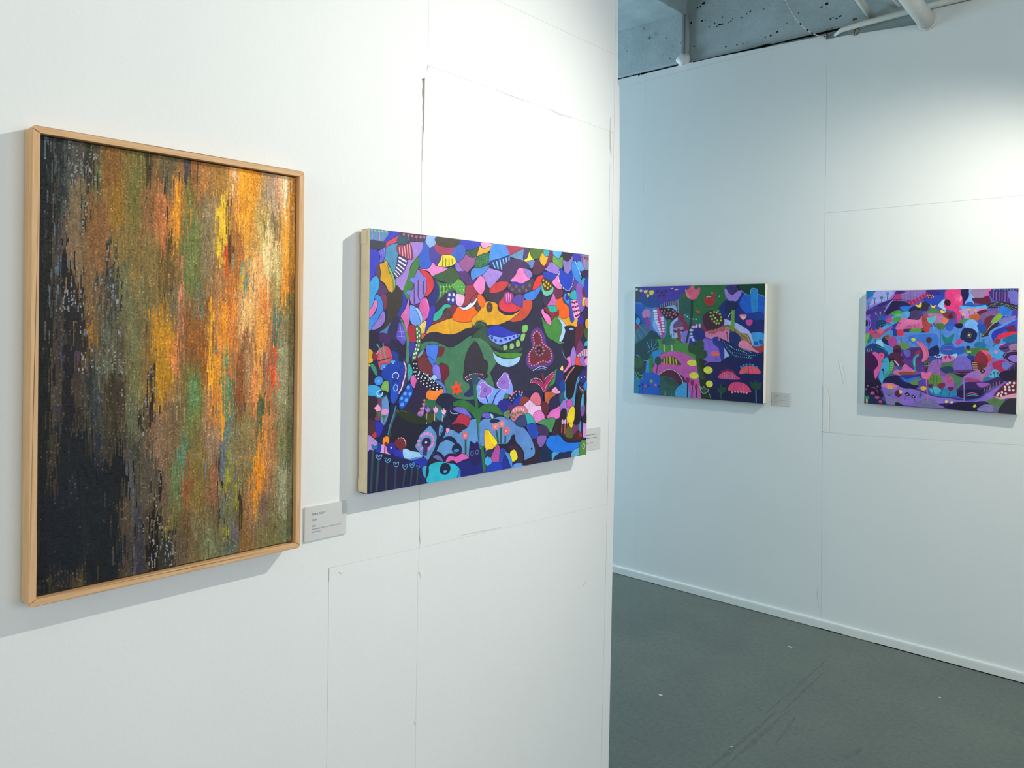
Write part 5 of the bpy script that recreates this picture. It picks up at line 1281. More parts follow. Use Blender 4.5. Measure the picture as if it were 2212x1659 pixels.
P4 = """2 63 76 204 1056 855 1292 857 1294 606 1111 600 1018 688
2 138 108 196 816 482 1292 532 1294 268 1022 250 819 205
2 132 88 172 339 494 816 513 820 190 463 181 250 328
2 90 142 220 166 733 1116 750 1118 525 604 505 413 577 169 569
2 106 88 192 -10 863 287 922 305 735 152 618 -6 613
2 79 160 216 2 630 291 670 264 378 6 365
4 138 128 220 -2 1115 277 1112 254 1044 209 995 107 979 13 921 -3 905
2 42 120 180 -2 1115 90 1114 74 1079 27 1038 -1 1030
2 168 168 236 90 1104 254 1109 224 1044 170 1012 68 979 28 963 67 1046
5 32 60 120 22 978 20 926 27 925 29 978
5 32 60 120 77 1022 80 987 87 988 84 1023
5 32 60 120 143 1029 143 1000 150 1000 150 1029
5 32 60 120 197 1069 196 1024 203 1024 204 1069
6 42 160 176 14.4 11.7 27 989
6 42 160 176 17.4 13.3 81 1037
6 42 160 176 18.8 13.2 145 1043 201 1085
2 60 44 116 -3 905 53 946 147 996 247 1036 284 1109 368 1110 345 1084 285 1068 247 1028 171 963 68 946 -1 888
6 160 160 232 2.9 3.0 80 954 90 962 99 970 109 978 120 985 131 991 142 997 153 1002 165 1007 177 1011 188 1016 200 1020 212 1024 223 1027
2 74 47 128 -1 896 100 946 178 954 172 897 85 888 -1 863
2 138 112 184 284 1112 553 1111 539 1081 481 1042 392 1015 316 1023 315 1068 368 1100
5 106 72 152 329 1092 333 1023 336 1023 332 1092
5 106 72 152 355 1100 360 1019 363 1019 358 1100
5 106 72 152 381 1107 386 1017 389 1017 384 1107
5 106 72 152 408 1109 412 1022 415 1023 411 1109
5 106 72 152 434 1110 438 1030 441 1030 437 1110
5 106 72 152 460 1109 464 1038 467 1038 463 1110
5 106 72 152 486 1109 490 1050 493 1050 488 1109
5 106 72 152 511 1109 516 1065 518 1066 514 1109
5 160 136 200 315 1074 524 1096 524 1099 315 1078
5 160 136 200 316 1050 495 1064 495 1067 315 1053
2 192 48 120 247 1032 277 1076 323 1068 316 1023
2 42 29 80 247 1024 392 1017 355 970 302 930 241 897 180 864 179 905 225 971
6 192 184 216 3.2 3.4 247 1015 243 1011 239 1006 235 1002 231 998 228 993 224 989 220 985 216 980 213 976 209 971 206 966 203 961 200 956 197 951 194 946 192 940 189 935 186 930 183 925 180 920 177 915 174 910 171 905 254 1017 266 1017 277 1017 288 1017 299 1016 310 1016 322 1015 333 1014 344 1013 355 1012 366 1011 377 1009 388 1007 399 1006
2 168 40 104 355 970 407 1014 481 1042 539 1089 561 1073 525 1034 466 994 407 966
5 216 90 144 389 1001 405 967 410 970 394 1004
5 216 90 144 415 1016 435 977 439 979 420 1018
5 216 90 144 445 1029 460 993 465 995 450 1031
5 216 90 144 474 1045 490 1010 494 1013 479 1047
5 216 90 144 500 1060 515 1032 520 1035 505 1063
5 216 90 144 522 1080 541 1052 545 1055 526 1083
2 42 60 160 546 1109 711 1110 697 1056 670 993 598 954 547 986 525 1026 568 1065
2 64 40 122 546 1109 625 1108 669 1064 568 1073
2 42 72 184 532 1026 640 1064 698 1048 663 993 598 970
6 106 24 56 27.6 20.6 579 1048
6 224 168 136 5.8 6.4 560 1057 578 1064 600 1056 568 1041 590 1039 608 1047
2 116 104 200 -1 863 109 888 179 897 110 839 103 732 56 698 -4 730
2 74 58 152 46 880 148 922 188 864 118 831 103 748 40 714
8 176 128 216 22 796 25.6 51.5 6.6
6 28 20 64 16.1 33.3 6 796
2 31 63 112 102 814 173 831 189 782 166 741 111 732
6 63 144 144 3.9 4.1 118 806 137 798 157 806 118 781 142 773 165 782 126 756 150 748
5 47 144 152 174 779 228 788 227 794 173 785
5 58 144 96 95 887 139 829 143 833 99 890
5 58 144 96 134 896 146 831 152 832 139 897
6 200 208 80 7.1 7.4 94 892 136 895
2 42 88 192 141 864 180 864 180 831 149 831
2 42 36 104 302 962 347 995 407 978 393 922 348 914 310 930
2 47 120 216 317 954 437 962 408 914 348 914
2 36 32 76 393 914 422 954 496 970 569 978 562 946 497 890 498 834 394 841
2 74 60 108 401 906 512 922 498 842 409 842
2 88 168 224 257 865 393 914 394 850 334 833 304 808 258 783 182 733 150 749 227 807
2 72 160 60 234 889 264 914 317 918 341 890 303 873 257 877
2 122 192 80 241 885 337 885 303 869 272 881
2 79 160 80 250 840 288 861 334 841 319 812 258 808
2 36 64 160 243 767 289 800 304 808 291 670 252 694
2 176 72 156 136 683 243 767 251 751 175 684
2 74 152 216 128 650 182 700 244 734 252 669 175 659
2 216 72 122 188 831 204 832 211 860 227 844 242 848 250 824 227 803 212 799
5 42 80 72 215 803 219 766 225 767 221 804
5 26 58 88 205 784 239 789 239 794 204 789
2 224 74 104 24 722 44 718 56 743 72 723 96 715 72 690 57 681 33 697
2 232 104 128 100 732 123 732 138 761 151 737 174 725 151 691 120 691
2 192 88 104 57 681 135 699 152 667 105 641 65 657
2 232 120 176 282 759 334 841 364 853 379 841 483 830 512 866 514 771 499 755 410 761 335 736 290 735
2 208 112 152 350 760 513 795 514 747 425 730 350 736
5 176 56 112 378 776 386 752 390 754 382 778
5 176 56 112 415 785 420 749 423 750 419 786
5 176 56 112 452 794 453 750 457 750 456 794
5 176 56 112 482 803 479 755 483 754 486 802
2 60 44 96 350 736 410 745 499 739 543 771 551 716 456 674 373 704
2 88 160 64 410 737 507 747 492 699 456 682 418 705
6 72 192 96 3.1 3.4 425 713 433 706 442 700 452 696 462 697 472 700 481 705 491 709 500 715 508 722 514 730 521 739
2 192 64 56 512 851 549 883 578 867 586 772 565 709 529 739
5 58 88 104 493 945 499 925 507 896 516 865 528 831 541 795 550 770 557 773 548 798 535 834 523 868 514 898 506 927 500 947
2 242 218 40 452 974 481 970 503 998 511 978 504 954 474 950
2 58 44 64 511 994 562 986 563 922 519 922
2 240 220 48 584 978 606 962 631 970 620 946 599 946
2 74 138 72 556 890 584 930 627 938 671 899 643 883
2 184 120 168 563 875 585 891 671 891 714 852 672 789 629 789 600 843
2 90 196 212 555 855 593 851 632 871 629 828 600 796 571 807
5 106 192 208 600 794 609 767 622 729 634 693 645 660 656 629 663 607 671 611 664 632 653 663 642 696 630 732 617 771 608 798
2 240 216 56 671 922 699 915 717 911 703 895 678 897
2 160 200 240 649 970 705 1024 720 946 713 915 670 946
2 232 63 130 715 1106 840 1108 837 1062 859 1000 845 954 839 923 846 869 844 761 823 760 812 868 783 915 741 923 699 962 712 1024
2 238 90 152 782 1047 830 1070 852 1031 810 1000
2 60 16 40 702 1001 726 1024 755 1000 748 965 713 969
6 58 16 40 2.8 3.1 793 975
6 90 16 64 1.7 1.9 785 1039 788 1033 791 1027 795 1021 799 1016 803 1011 809 1009 815 1008 821 1007 827 1007
6 138 16 56 2.1 2.3 818 891 820 881 823 870 825 860 827 850 830 839 832 829 833 818 834 807 834 797 835 786 835 775
2 248 136 192 837 1054 848 1023 831 1000
2 32 24 76 840 1107 905 1109 899 1038 866 969 855 1023
2 122 176 244 906 1107 940 1107 948 976 907 977 880 969 873 992 906 1046
2 42 88 184 873 969 913 1000 948 976 934 953
2 154 128 168 919 1107 1053 1108 1074 1089 1054 1044 1001 1029 947 1038
2 232 80 160 1053 1109 1080 1108 1074 1074 1041 1037 1027 1052 1060 1082
2 90 32 56 934 1030 1014 1033 1054 1052 1081 1006 1068 976 981 984 948 992
2 28 63 136 849 969 948 961 1042 976 1042 946 962 938 880 946
2 80 176 232 845 965 948 953 1042 968 1049 938 914 923 839 938
2 58 42 104 1080 1101 1290 1105 1291 968 1244 975 1147 998 1094 1021
5 154 104 200 1097 1089 1098 1021 1103 1021 1103 1089
5 154 104 200 1120 1085 1121 1010 1126 1010 1126 1085
5 154 104 200 1143 1085 1144 1002 1149 1002 1148 1085
5 154 104 200 1166 1084 1167 998 1172 998 1171 1084
5 154 104 200 1189 1084 1189 990 1195 990 1194 1084
5 154 104 200 1211 1084 1212 983 1217 983 1216 1084
5 154 104 200 1234 1083 1235 979 1240 979 1239 1083
5 154 104 200 1256 1079 1257 974 1262 974 1261 1079
6 48 168 184 3.9 4.5 1106 1103 1127 1103 1148 1103 1169 1102 1190 1102 1211 1102 1232 1101 1253 1101 1274 1101
2 106 106 192 1210 1087 1290 1079 1291 975 1243 983
2 36 36 64 1048 968 1147 998 1288 960 1289 916 1212 938 1147 946 1082 938
6 160 184 144 2.8 3.2 1061 953 1071 959 1081 965 1091 971 1101 976 1111 981 1122 985 1133 987 1144 987 1155 985 1165 982 1176 979 1187 975 1197 972 1208 968 1219 965 1229 962 1240 959 1250 955 1261 952 1271 948 1281 945 1081 960 1093 958 1105 957 1117 955 1129 953 1141 952 1153 951 1165 950 1177 949 1189 948 1201 947 1213 945 1225 942 1236 938 1248 935 1259 931 1270 927 1282 923
6 200 176 112 2.4 2.7 1107 968 1119 972 1132 975 1145 974 1157 971 1170 968 1182 964 1194 961 1207 957 1219 953 1231 949 1243 945
2 40 120 216 1147 946 1173 961 1238 923 1251 879 1200 871 1148 886
6 200 208 80 2.3 2.7 1140 938 1142 927 1144 916 1146 906 1149 895 1154 885 1160 878 1169 874 1178 872 1188 870 1197 870 1207 869 1216 870 1225 870 1235 870 1244 871
2 128 176 64 1083 810 1109 855 1148 893 1174 871 1148 826 1109 810
2 72 56 160 1250 908 1292 916 1292 857 1245 842
2 122 120 200 1161 841 1276 872 1245 819 1161 796
2 192 144 200 839 930 1042 938 1036 908 976 885 922 877 915 846 874 838 846 884
2 192 96 48 918 877 989 885 996 839 949 824 915 846
2 106 24 48 975 908 1042 931 1049 908 1009 877 982 889
6 240 176 80 9.6 10.8 863 880 907 926 956 919
5 74 96 72 863 872 865 846 870 846 868 873
5 74 96 72 907 919 909 888 914 888 911 919
5 74 96 72 954 911 954 886 959 886 959 911
2 122 90 144 989 870 1055 908 1147 923 1141 893 1082 848 1056 810 1016 824
2 106 42 60 1036 840 1108 878 1083 810 1077 750 1044 749
2 74 138 64 840 830 922 846 882 792 834 784
2 232 128 96 686 836 714 860 742 829 715 790 686 805
2 74 120 64 640 797 708 790 708 751 673 738 644 757
2 122 56 72 692 891 784 907 798 853 763 837 714 852
2 90 24 56 735 868 763 891 777 860 756 845
2 90 140 220 183 659 291 670 381 713 565 709 673 742 813 745 868 807 915 838 976 816 984 717 1084 704 1085 599 884 562 603 575 413 585 292 589
2 122 180 244 875 777 902 831 949 835 983 793 977 717 916 747
2 64 120 212 396 673 566 701 645 694 660 601 603 583 457 594
6 47 96 200 33.7 43.6 750 770
2 36 24 76 792 791 854 799 855 761 820 753
5 63 144 216 813 745 807 645 821 644 827 744
5 56 120 192 668 742 673 601 683 602 678 742
2 192 72 152 801 621 835 660 876 661 870 638 822 598
2 28 36 80 842 684 862 746 896 758 950 747 978 702 965 656 924 624 876 638
6 200 200 120 9.5 10.7 916 693
6 216 216 192 2.0 2.3 899 692 905 704 914 711 925 710 933 701 935 688 928 677 918 673 906 674 899 684
2 31 124 120 684 703 730 665 786 705 786 667 766 620 717 610 695 649
2 44 92 184 675 570 717 610 773 620 808 575 870 592 878 539 830 514 746 510 690 524
5 192 80 176 696 556 705 555 718 554 732 553 747 553 763 554 774 554 774 561 762 561 747 560 732 560 718 561 706 562 697 563
6 136 176 240 1.7 1.9 682 570 689 575 696 580 703 585 711 589 719 591 727 592 736 593 744 593 753 593 761 593 769 593 778 591 786 589 793 585 801 582
2 160 208 240 668 515 746 503 816 521 802 474 718 478 662 484
2 28 80 168 977 786 1043 787 1044 719 1004 718
5 40 120 160 989 733 994 611 1003 612 999 733
6 32 112 160 49.4 33.3 1005 604
2 32 128 136 1018 658 1045 658 1038 639 1018 639
5 32 120 136 1026 643 1024 605 1029 605 1031 643
2 58 36 48 1011 688 1057 749 1109 795 1142 811 1136 781 1084 704 1025 677
6 232 224 144 3.2 3.6 1017 687 1025 696 1033 705 1041 715 1049 724 1057 734 1063 744 1069 755 1075 766 1081 776 1089 786 1097 794 1106 802 1116 808 1125 815 1135 821
2 90 152 224 1071 719 1149 781 1276 842 1289 842 1149 751 1110 690 1084 659
2 40 56 176 1091 690 1110 735 1175 766 1213 767 1175 721 1149 691 1111 645
2 106 32 80 1207 767 1264 790 1277 724 1227 723
2 224 48 72 1143 698 1201 722 1277 731 1290 709 1214 685 1150 661
2 31 104 152 1182 662 1290 717 1292 643 1215 633
6 122 56 80 28.7 29.9 1136 645
6 232 128 128 2.4 2.7 1117 645 1121 655 1126 664 1135 669 1144 669 1154 666 1160 658 1163 648 1162 637 1156 628 1148 621 1138 619 1129 622 1120 626
2 240 128 168 1150 616 1195 618 1183 602
5 28 80 128 1122 625 1083 571 1087 567 1126 621
2 79 160 216 58 598 113 649 176 635 231 555 263 491 217 481 154 536 74 566
2 154 212 232 105 616 152 626 169 569 122 559
2 36 64 124 3 555 74 599 153 569 208 521 209 456 76 467 4 505
5 42 152 152 113 564 131 559 155 551 175 542 186 532 193 520 198 511 203 515 199 523 191 536 179 548 158 557 133 565 115 570
2 128 184 80 -1 680 33 697 33 656 3 572
2 40 120 136 18 622 57 681 65 648 34 598
5 42 80 88 90 641 90 608 97 608 96 641
2 31 40 96 156 626 183 668 230 587 200 586
6 160 106 48 24.8 26.1 207 660
5 58 36 32 187 665 229 666 229 671 187 670
5 58 36 32 187 649 229 648 230 653 187 654
2 176 72 152 214 628 252 669 291 638 292 589 254 564 223 587
2 216 58 88 290 719 320 740 354 720 351 680 306 675
5 160 58 96 325 670 333 614 341 616 332 672
5 160 58 96 318 648 352 657 351 662 317 653
2 106 152 88 300 581 329 611 382 608 413 553 353 543
2 58 32 64 262 564 307 586 334 550 331 502 301 484 270 499
2 106 40 64 265 564 307 586 330 558 270 540
6 216 224 64 20.8 16.0 441 641
5 58 96 144 384 607 390 614 398 623 406 631 413 635 421 638 427 639 426 644 420 642 412 640 403 635 395 627 386 617 381 610
6 80 48 56 26.1 28.4 578 641
5 40 80 140 573 614 574 567 582 567 582 614
2 232 112 156 471 619 508 620 553 574 575 511 568 472 533 438 518 446 539 502 524 565
6 90 24 48 2.7 2.9 486 623 494 617 502 612 511 606 519 600 526 593 533 585 539 577 544 568 549 559 554 550 559 540 562 531 565 520 566 510 565 499 563 489 561 478 556 469 551 460 545 451 539 442
2 80 48 112 413 561 531 565 576 488 561 456 354 462 368 527
2 28 40 104 575 551 646 593 668 554 661 507 604 489 568 503
6 28 28 80 21.5 23.5 635 560
2 90 44 128 338 526 383 536 384 496 458 491 503 469 504 421 385 448
2 106 96 192 353 535 413 537 414 489 384 472
2 90 34 72 217 481 270 516 324 493 377 431 356 374 310 372 233 425
2 42 28 60 210 440 271 459 279 419 225 408
2 160 48 80 458 515 502 548 502 501 466 499
5 42 156 152 484 507 473 500 457 488 444 470 440 448 442 424 444 401 448 378 453 354 456 338 472 342 469 358 464 381 460 404 458 426 457 447 459 463 468 475 481 485 492 493
2 200 122 184 676 492 788 497 789 458 719 439 676 445
2 160 40 88 711 486 732 502 726 463
2 160 40 88 739 495 760 503 768 465
2 32 88 152 590 480 676 508 691 430 620 411 591 441
5 32 48 88 638 483 638 436 643 436 643 483
5 32 48 88 666 484 667 437 672 437 671 484
6 224 216 240 7.2 7.8 633 490 651 483 665 483 679 488
2 74 120 64 877 562 979 580 1085 569 1019 521 912 517
5 32 44 96 908 570 923 471 929 473 915 571
6 28 44 96 19.1 15.3 907 581
6 160 192 112 17.7 12.2 915 540
2 32 60 144 892 501 966 504 967 443 919 456
2 138 40 64 966 504 1006 551 1046 522 1073 471 1060 403 1001 377 954 382
2 224 96 138 1006 559 1099 540 1086 449 1060 410 1073 478 1046 522
2 200 80 64 1059 523 1092 509 1080 449
2 106 48 48 974 413 1020 446 1060 418 1008 370
2 72 160 224 1072 569 1150 601 1247 575 1190 498 1112 495
6 232 136 192 15.6 15.0 1131 548
2 90 58 128 1150 586 1215 626 1292 621 1293 562 1202 544
2 160 120 160 1228 604 1292 628 1293 569 1254 553
2 24 31 64 1150 579 1240 597 1189 573
2 58 24 72 1183 513 1222 552 1293 562 1294 444 1235 456
2 138 112 208 1222 500 1254 523 1293 518 1294 459 1248 471
6 200 184 224 2.3 2.7 1196 513 1199 519 1202 525 1205 531 1208 536 1212 541 1217 545 1222 548 1228 550 1234 552 1239 553 1245 555 1251 556 1257 557 1262 557 1268 557 1274 558 1280 558 1285 558 1291 558 1202 491 1207 486 1212 480 1216 475 1221 470 1226 465 1232 461 1238 458 1244 456 1250 454 1257 452 1263 451 1269 450 1276 449 1282 448 1289 447
2 64 36 154 -4 497 75 508 124 453 141 371 119 264 159 209 152 159 80 187 1 199
2 68 24 76 0 497 60 499 116 436 126 321 80 237 4 265
2 40 28 64 -2 331 79 302 143 224 159 160 105 140 0 149
2 224 96 168 68 500 107 509 155 454 164 381 126 297 103 246 86 319 125 387 108 452
6 240 90 144 28.1 31.1 154 478
6 192 40 88 7.0 7.4 154 478
2 58 156 96 148 421 171 438 163 405
2 74 168 216 134 289 186 455 225 433 234 327 174 226 159 209
2 56 168 144 174 226 203 326 257 337 204 269
2 72 160 80 229 408 256 434 272 394 250 304 227 327
5 160 216 160 237 407 268 408 268 412 237 411
5 160 216 160 233 386 270 388 270 392 233 390
5 160 216 160 234 366 268 368 268 372 234 370
5 160 216 160 234 346 263 345 263 349 234 350
5 31 80 72 168 340 174 291 180 292 173 341
6 31 48 56 12.5 11.4 170 340
2 200 120 168 265 329 356 366 461 324 387 296 296 298
2 224 112 176 341 341 363 399 400 412 438 386 453 339
5 240 176 208 269 437 315 378 320 382 273 441
2 40 96 156 302 379 340 381 344 353 311 348
2 154 74 56 311 315 356 334 475 325 432 282 372 279
2 32 31 76 181 251 250 288 326 292 403 225 492 215 463 173 358 166 282 201 182 202
2 40 56 160 319 292 461 308 520 319 506 271 417 234 357 238
2 58 120 200 334 285 387 264 505 295 462 244 388 232
2 106 144 80 417 234 520 280 492 215 447 212
2 90 58 136 354 446 605 442 649 389 635 334 548 344 475 340 385 400
2 90 28 72 548 376 641 404 635 357 570 338
6 42 60 56 30.5 26.8 561 416
6 144 192 112 2.2 2.4 543 423 548 427 554 432 559 435 566 435 572 432 577 428 580 422 580 415 578 408 574 403 567 401 561 400 554 400
2 154 104 184 605 442 691 454 678 320 791 296 792 211 750 185 578 315
2 106 138 64 578 315 685 313 693 228 608 214 579 252
5 58 104 56 597 308 598 222 603 222 602 308
5 58 104 56 622 309 624 219 628 220 627 310
5 58 104 56 647 311 652 221 656 222 652 311
5 58 104 56 585 273 686 276 686 280 586 278
2 74 120 72 684 399 733 432 789 435 797 373 720 338
2 42 64 96 677 375 748 402 797 381 776 341 734 331
2 72 128 92 734 331 797 335 860 293 833 191 805 251
2 192 88 144 721 307 748 324 791 281 777 233 735 246
6 160 40 96 3.5 3.9 748 305 770 271
2 240 112 168 516 335 556 329 599 339 592 292 564 267 527 280
5 192 120 152 555 266 572 62 582 64 565 267
2 88 72 176 491 246 557 274 579 197 529 185 492 207
2 122 104 200 803 466 864 500 912 479 940 442 947 359 873 343 797 358
2 90 58 112 793 362 947 381 954 336 880 309 804 328
2 52 24 56 804 343 954 359 941 328 873 301
6 208 176 216 2.1 2.3 803 346 811 345 818 343 826 341 833 340 841 339 849 338 856 338 864 338 872 339 879 340 887 341 894 342 902 343 909 344 917 346 925 347 932 348 940 349 947 351
2 42 26 88 933 449 960 458 988 368 954 367
5 216 160 96 940 439 980 441 980 447 940 445
5 216 160 96 943 420 984 422 984 428 943 426
5 216 160 96 947 401 986 403 986 409 947 407
5 216 160 96 951 382 988 384 987 390 950 388
2 160 112 192 873 301 954 367 1021 385 1087 419 1088 269 1022 265
5 138 120 176 867 293 876 79 889 81 880 294
2 176 64 128 880 286 914 303 1009 286 1002 263 942 267
6 58 36 48 21.3 19.6 1027 370
6 200 160 64 5.3 5.3 1028 370
6 208 128 80 14.7 12.1 1021 328
2 176 40 88 1106 450 1177 476 1203 454 1191 365 1152 363 1113 405
2 104 120 208 1178 453 1216 455 1236 426 1191 394
2 88 184 216 1081 336 1113 390 1152 377 1166 326 1101 315
5 32 76 112 1118 353 1121 316 1126 317 1122 354
5 32 76 112 1144 354 1147 321 1152 322 1148 355
6 32 104 136 7.9 9.0 1093 344 1116 360 1146 358
2 40 120 160 1028 295 1061 320 1101 307 1088 276 1042 281
2 58 40 88 1153 340 1217 388 1294 459 1295 297 1205 306
2 40 20 60 1166 341 1294 393 1295 297 1192 291
2 58 36 98 813 167 881 256 969 269 1062 282 1153 325 1192 276 1089 224 1023 144 916 106 834 130
2 36 26 72 820 159 888 195 1023 204 1062 237 1023 159 957 116 848 123
5 160 128 80 1047 222 1037 184 1042 182 1052 221
5 160 128 80 1066 238 1060 193 1065 192 1071 237
5 160 128 80 1089 255 1083 205 1088 205 1094 254
5 160 128 80 1112 267 1109 222 1114 222 1117 267
5 160 128 80 1134 279 1135 238 1140 239 1140 280
5 160 128 80 1157 284 1159 251 1164 252 1162 285
2 144 112 208 159 209 282 209 358 174 463 173 587 127 821 98 970 95 1115 211 1179 245 1116 121 1064 57 890 50 610 19 361 14 223 26 183 113
2 224 128 184 159 193 251 215 313 187 268 159 190 170
5 28 52 136 417 174 440 170 472 165 506 157 540 144 576 129 608 117 634 111 657 108 680 107 704 108 728 111 751 112 772 109 795 103 820 98 854 97 891 98 916 98 916 105 891 105 854 104 821 105 796 110 774 115 751 119 727 118 704 115 681 114 658 115 636 118 610 124 578 136 542 151 508 164 474 172 441 178 419 181
2 47 136 184 579 197 679 204 806 189 820 136 751 116 666 117 609 136
2 80 184 200 594 190 651 209 687 173 652 139 609 152
2 96 40 72 579 220 615 227 608 191 587 193
2 128 40 64 658 226 714 245 722 214 680 188
2 112 32 76 746 208 792 211 785 180 757 178
5 28 68 112 609 198 635 114 640 116 614 200
5 28 68 112 705 199 678 119 683 117 710 197
5 28 68 112 765 179 752 124 757 123 770 178
5 224 112 160 896 147 908 153 925 161 943 166 962 164 982 159 996 155 997 160 983 164 963 169 943 171 924 166 907 158 895 152
5 88 176 216 896 132 910 137 931 143 950 147 967 147 984 145 996 143 997 149 985 150 968 153 950 153 930 148 909 142 895 137
5 32 24 80 902 121 917 118 937 115 957 114 973 119 988 127 998 132 996 137 986 131 972 124 957 119 938 120 918 123 903 126
2 240 184 56 213 188 236 202 267 183 252 162 221 160
6 160 48 32 3.1 3.2 232 181 248 175
5 58 128 112 234 157 235 92 241 93 240 157
2 47 120 104 199 122 234 100 268 127 246 93 222 91
2 96 40 64 280 120 313 154 344 141 344 100 307 82
2 216 200 96 321 151 347 149 348 125 329 119
2 32 40 72 374 119 396 136 419 114 397 96
2 32 40 72 430 99 449 116 471 94 453 81
6 176 168 224 6.7 6.4 396 114
6 176 168 224 5.9 6.3 451 97
5 106 72 144 387 101 369 55 374 54 392 99
5 106 72 144 454 80 473 38 478 40 459 82
6 240 184 40 26.3 20.5 537 184
6 160 64 32 3.7 3.9 528 181 546 178
5 42 80 96 518 162 505 78 511 77 525 161
5 42 80 96 501 110 530 116 529 121 500 115
2 31 44 80 -1 124 82 97 177 47 208 5 -1 0
2 42 22 52 -1 198 104 205 160 127 184 64 82 97 0 116
6 40 24 48 31.4 32.7 127 198
6 128 104 152 9.6 9.9 29 175 124 173 17 141
2 208 88 144 58 112 82 122 98 98 66 92
6 192 72 136 20.4 16.3 121 67
6 192 72 136 18.8 14.7 153 28
6 58 138 104 20.8 18.1 26 59
2 192 192 112 15 43 31 44 32 3 20 2
2 138 128 168 215 66 315 58 361 22 270 6 208 17
2 124 116 168 494 56 581 95 681 48 738 14 465 6
2 34 28 64 285 23 315 34 361 6 300 5
2 42 32 84 667 47 779 64 848 77 957 86 1050 101 1090 67 991 6 752 8 710 27
2 32 24 60 738 14 821 67 984 73 985 5
2 138 128 184 991 29 1051 71 1129 63 1117 10 1011 8
2 240 224 104 723 75 737 88 748 69 731 60
2 232 224 176 769 67 783 84 793 65 773 60
2 224 216 80 954 48 971 65 984 47 964 38
2 90 128 80 1063 102 1129 137 1206 143 1181 67 1143 12 1116 62
2 112 112 144 1116 54 1155 65 1182 8 1123 3
2 48 44 60 1156 -2 1194 98 1257 147 1294 158 1293 0
2 106 32 56 1115 151 1179 245 1230 286 1293 297 1294 180 1219 152 1155 139
2 224 160 176 1115 151 1167 144 1219 167 1293 187 1294 150 1219 137 1168 126
6 236 216 224 9.6 11.1 1241 278 1273 277 1224 263 1262 250 1237 238 1208 217 1240 212 1269 214 1183 189 1212 180 1157 176 1177 159 1147 159 1205 239
2 160 96 192 982 262 1088 262 1023 220
5 192 120 152 556 266 558 242 561 208 564 172 568 132 571 91 573 62 582 64 579 93 576 134 573 173 570 209 567 243 565 267
5 138 130 184 872 293 873 265 875 226 877 186 878 147 879 107 879 80 889 81 888 108 887 148 886 187 885 227 883 266 882 294
6 28 36 80 31.4 32.2 902 727
6 28 36 80 29.7 33.6 949 702
6 28 36 80 31.2 32.1 922 654
6 28 36 80 32.9 33.8 872 678
6 200 200 120 9.5 9.9 915 691
6 216 216 192 2.0 2.3 899 692 904 704 912 712 924 710 931 700 933 687 927 676 916 672 905 674 897 684
5 42 156 152 487 506 475 497 458 484 444 466 439 445 440 423 443 401 447 377 454 353 459 336 474 341 469 358 463 382 459 405 456 425 456 444 459 459 469 471 484 483 496 491
5 138 216 208 483 494 475 485 464 472 457 456 455 432 456 406 458 387 462 388 461 406 459 432 461 454 468 470 478 482 486 490
2 232 112 156 468 620 501 626 542 589 569 551 577 504 569 468 541 437 518 441 532 486 528 525 505 572
6 90 24 48 2.6 2.8 486 623 493 618 501 613 509 607 516 602 523 596 529 589 535 582 540 574 545 566 550 558 554 549 558 541 562 532 565 523 567 514 567 504 567 494 566 485 563 475 558 467 553 459 547 452 541 445
5 40 80 140 575 614 573 567 578 567 580 614
6 80 48 56 26.1 28.4 578 641
5 28 48 96 649 491 657 417 661 417 653 491
5 208 208 232 270 436 275 432 284 426 292 418 301 405 310 391 317 380 321 384 315 394 306 409 296 421 287 430 279 437 273 441
2 36 26 56 1153 340 1191 380 1242 390 1294 429 1295 319 1205 299
5 122 88 176 1234 426 1235 382 1237 382 1237 426
5 122 88 176 1253 438 1254 390 1256 391 1256 438
5 122 88 176 1272 443 1273 395 1275 395 1275 443
6 216 200 120 2.2 2.4 561 427 555 423 549 418 544 413 545 405 550 400 557 396 564 396 571 399 577 403 582 409 584 416 583 424 578 429 571 433 565 436
5 90 48 104 393 784 398 775 404 763 408 753 407 747 404 742 401 738 404 736 407 740 411 745 412 754 408 765 401 777 396 786
5 192 88 144 438 777 453 753 456 755 441 779
5 192 88 144 371 772 379 748 382 749 374 773
2 232 104 168 282 755 304 800 334 825 327 784 305 748
6 48 32 58 7.6 5.7 319 798
6 42 136 144 18.8 12.4 145 1043
5 90 80 160 9 538 18 506 22 507 13 540
5 192 168 96 33 547 42 515 45 516 37 549
5 192 168 96 53 552 59 520 63 520 57 553
5 192 168 96 17 543 26 510 30 511 21 544
6 74 68 104 1.9 2.0 223 34 234 34 246 33 257 33 269 33 280 33 292 32 303 32 315 32 326 31 337 31 349 31 360 30 371 30 383 30 394 30 405 30 416 30 427 30 439 31 450 32 461 33 472 35 483 37 494 39 505 41 516 43 527 47 537 51 548 55 558 59 569 61 580 63 591 62 601 61 612 58 622 55 632 52 642 48 652 45 523 19 529 20 535 22 541 24 547 26 553 27 559 29 565 30 571 31 577 31 583 31 589 31 595 31 601 30 607 29 613 28 619 27 625 25 631 24 636 23 642 23 648 22 654 22 660 23 666 24 672 25 678 27 684 29 689 31 695 33 1011 37 1015 39 1019 41 1023 43 1027 45 1031 47 1035 49 1039 50 1044 52 1048 53 1052 55 1056 56 1061 57 1065 57 1069 56 1073 55 1077 53 1081 52 1085 49 1089 47 1092 45 1096 42 1099 40 1103 38
6 58 52 88 1.9 2.0 261 53 267 53 273 53 279 53 286 53 292 52 298 52 304 51 310 50 316 49 322 47 327 45 333 43 338 40 344 37 349 35 355 32 360 29
5 58 96 104 512 153 495 89 499 88 516 152
5 42 80 96 529 140 503 130 504 126 530 136
5 42 80 96 526 116 500 110 501 106 526 112
5 58 128 112 216 130 221 120 229 106 238 98 247 107 256 122 262 134 259 135 253 124 244 109 238 103 232 108 225 122 220 132
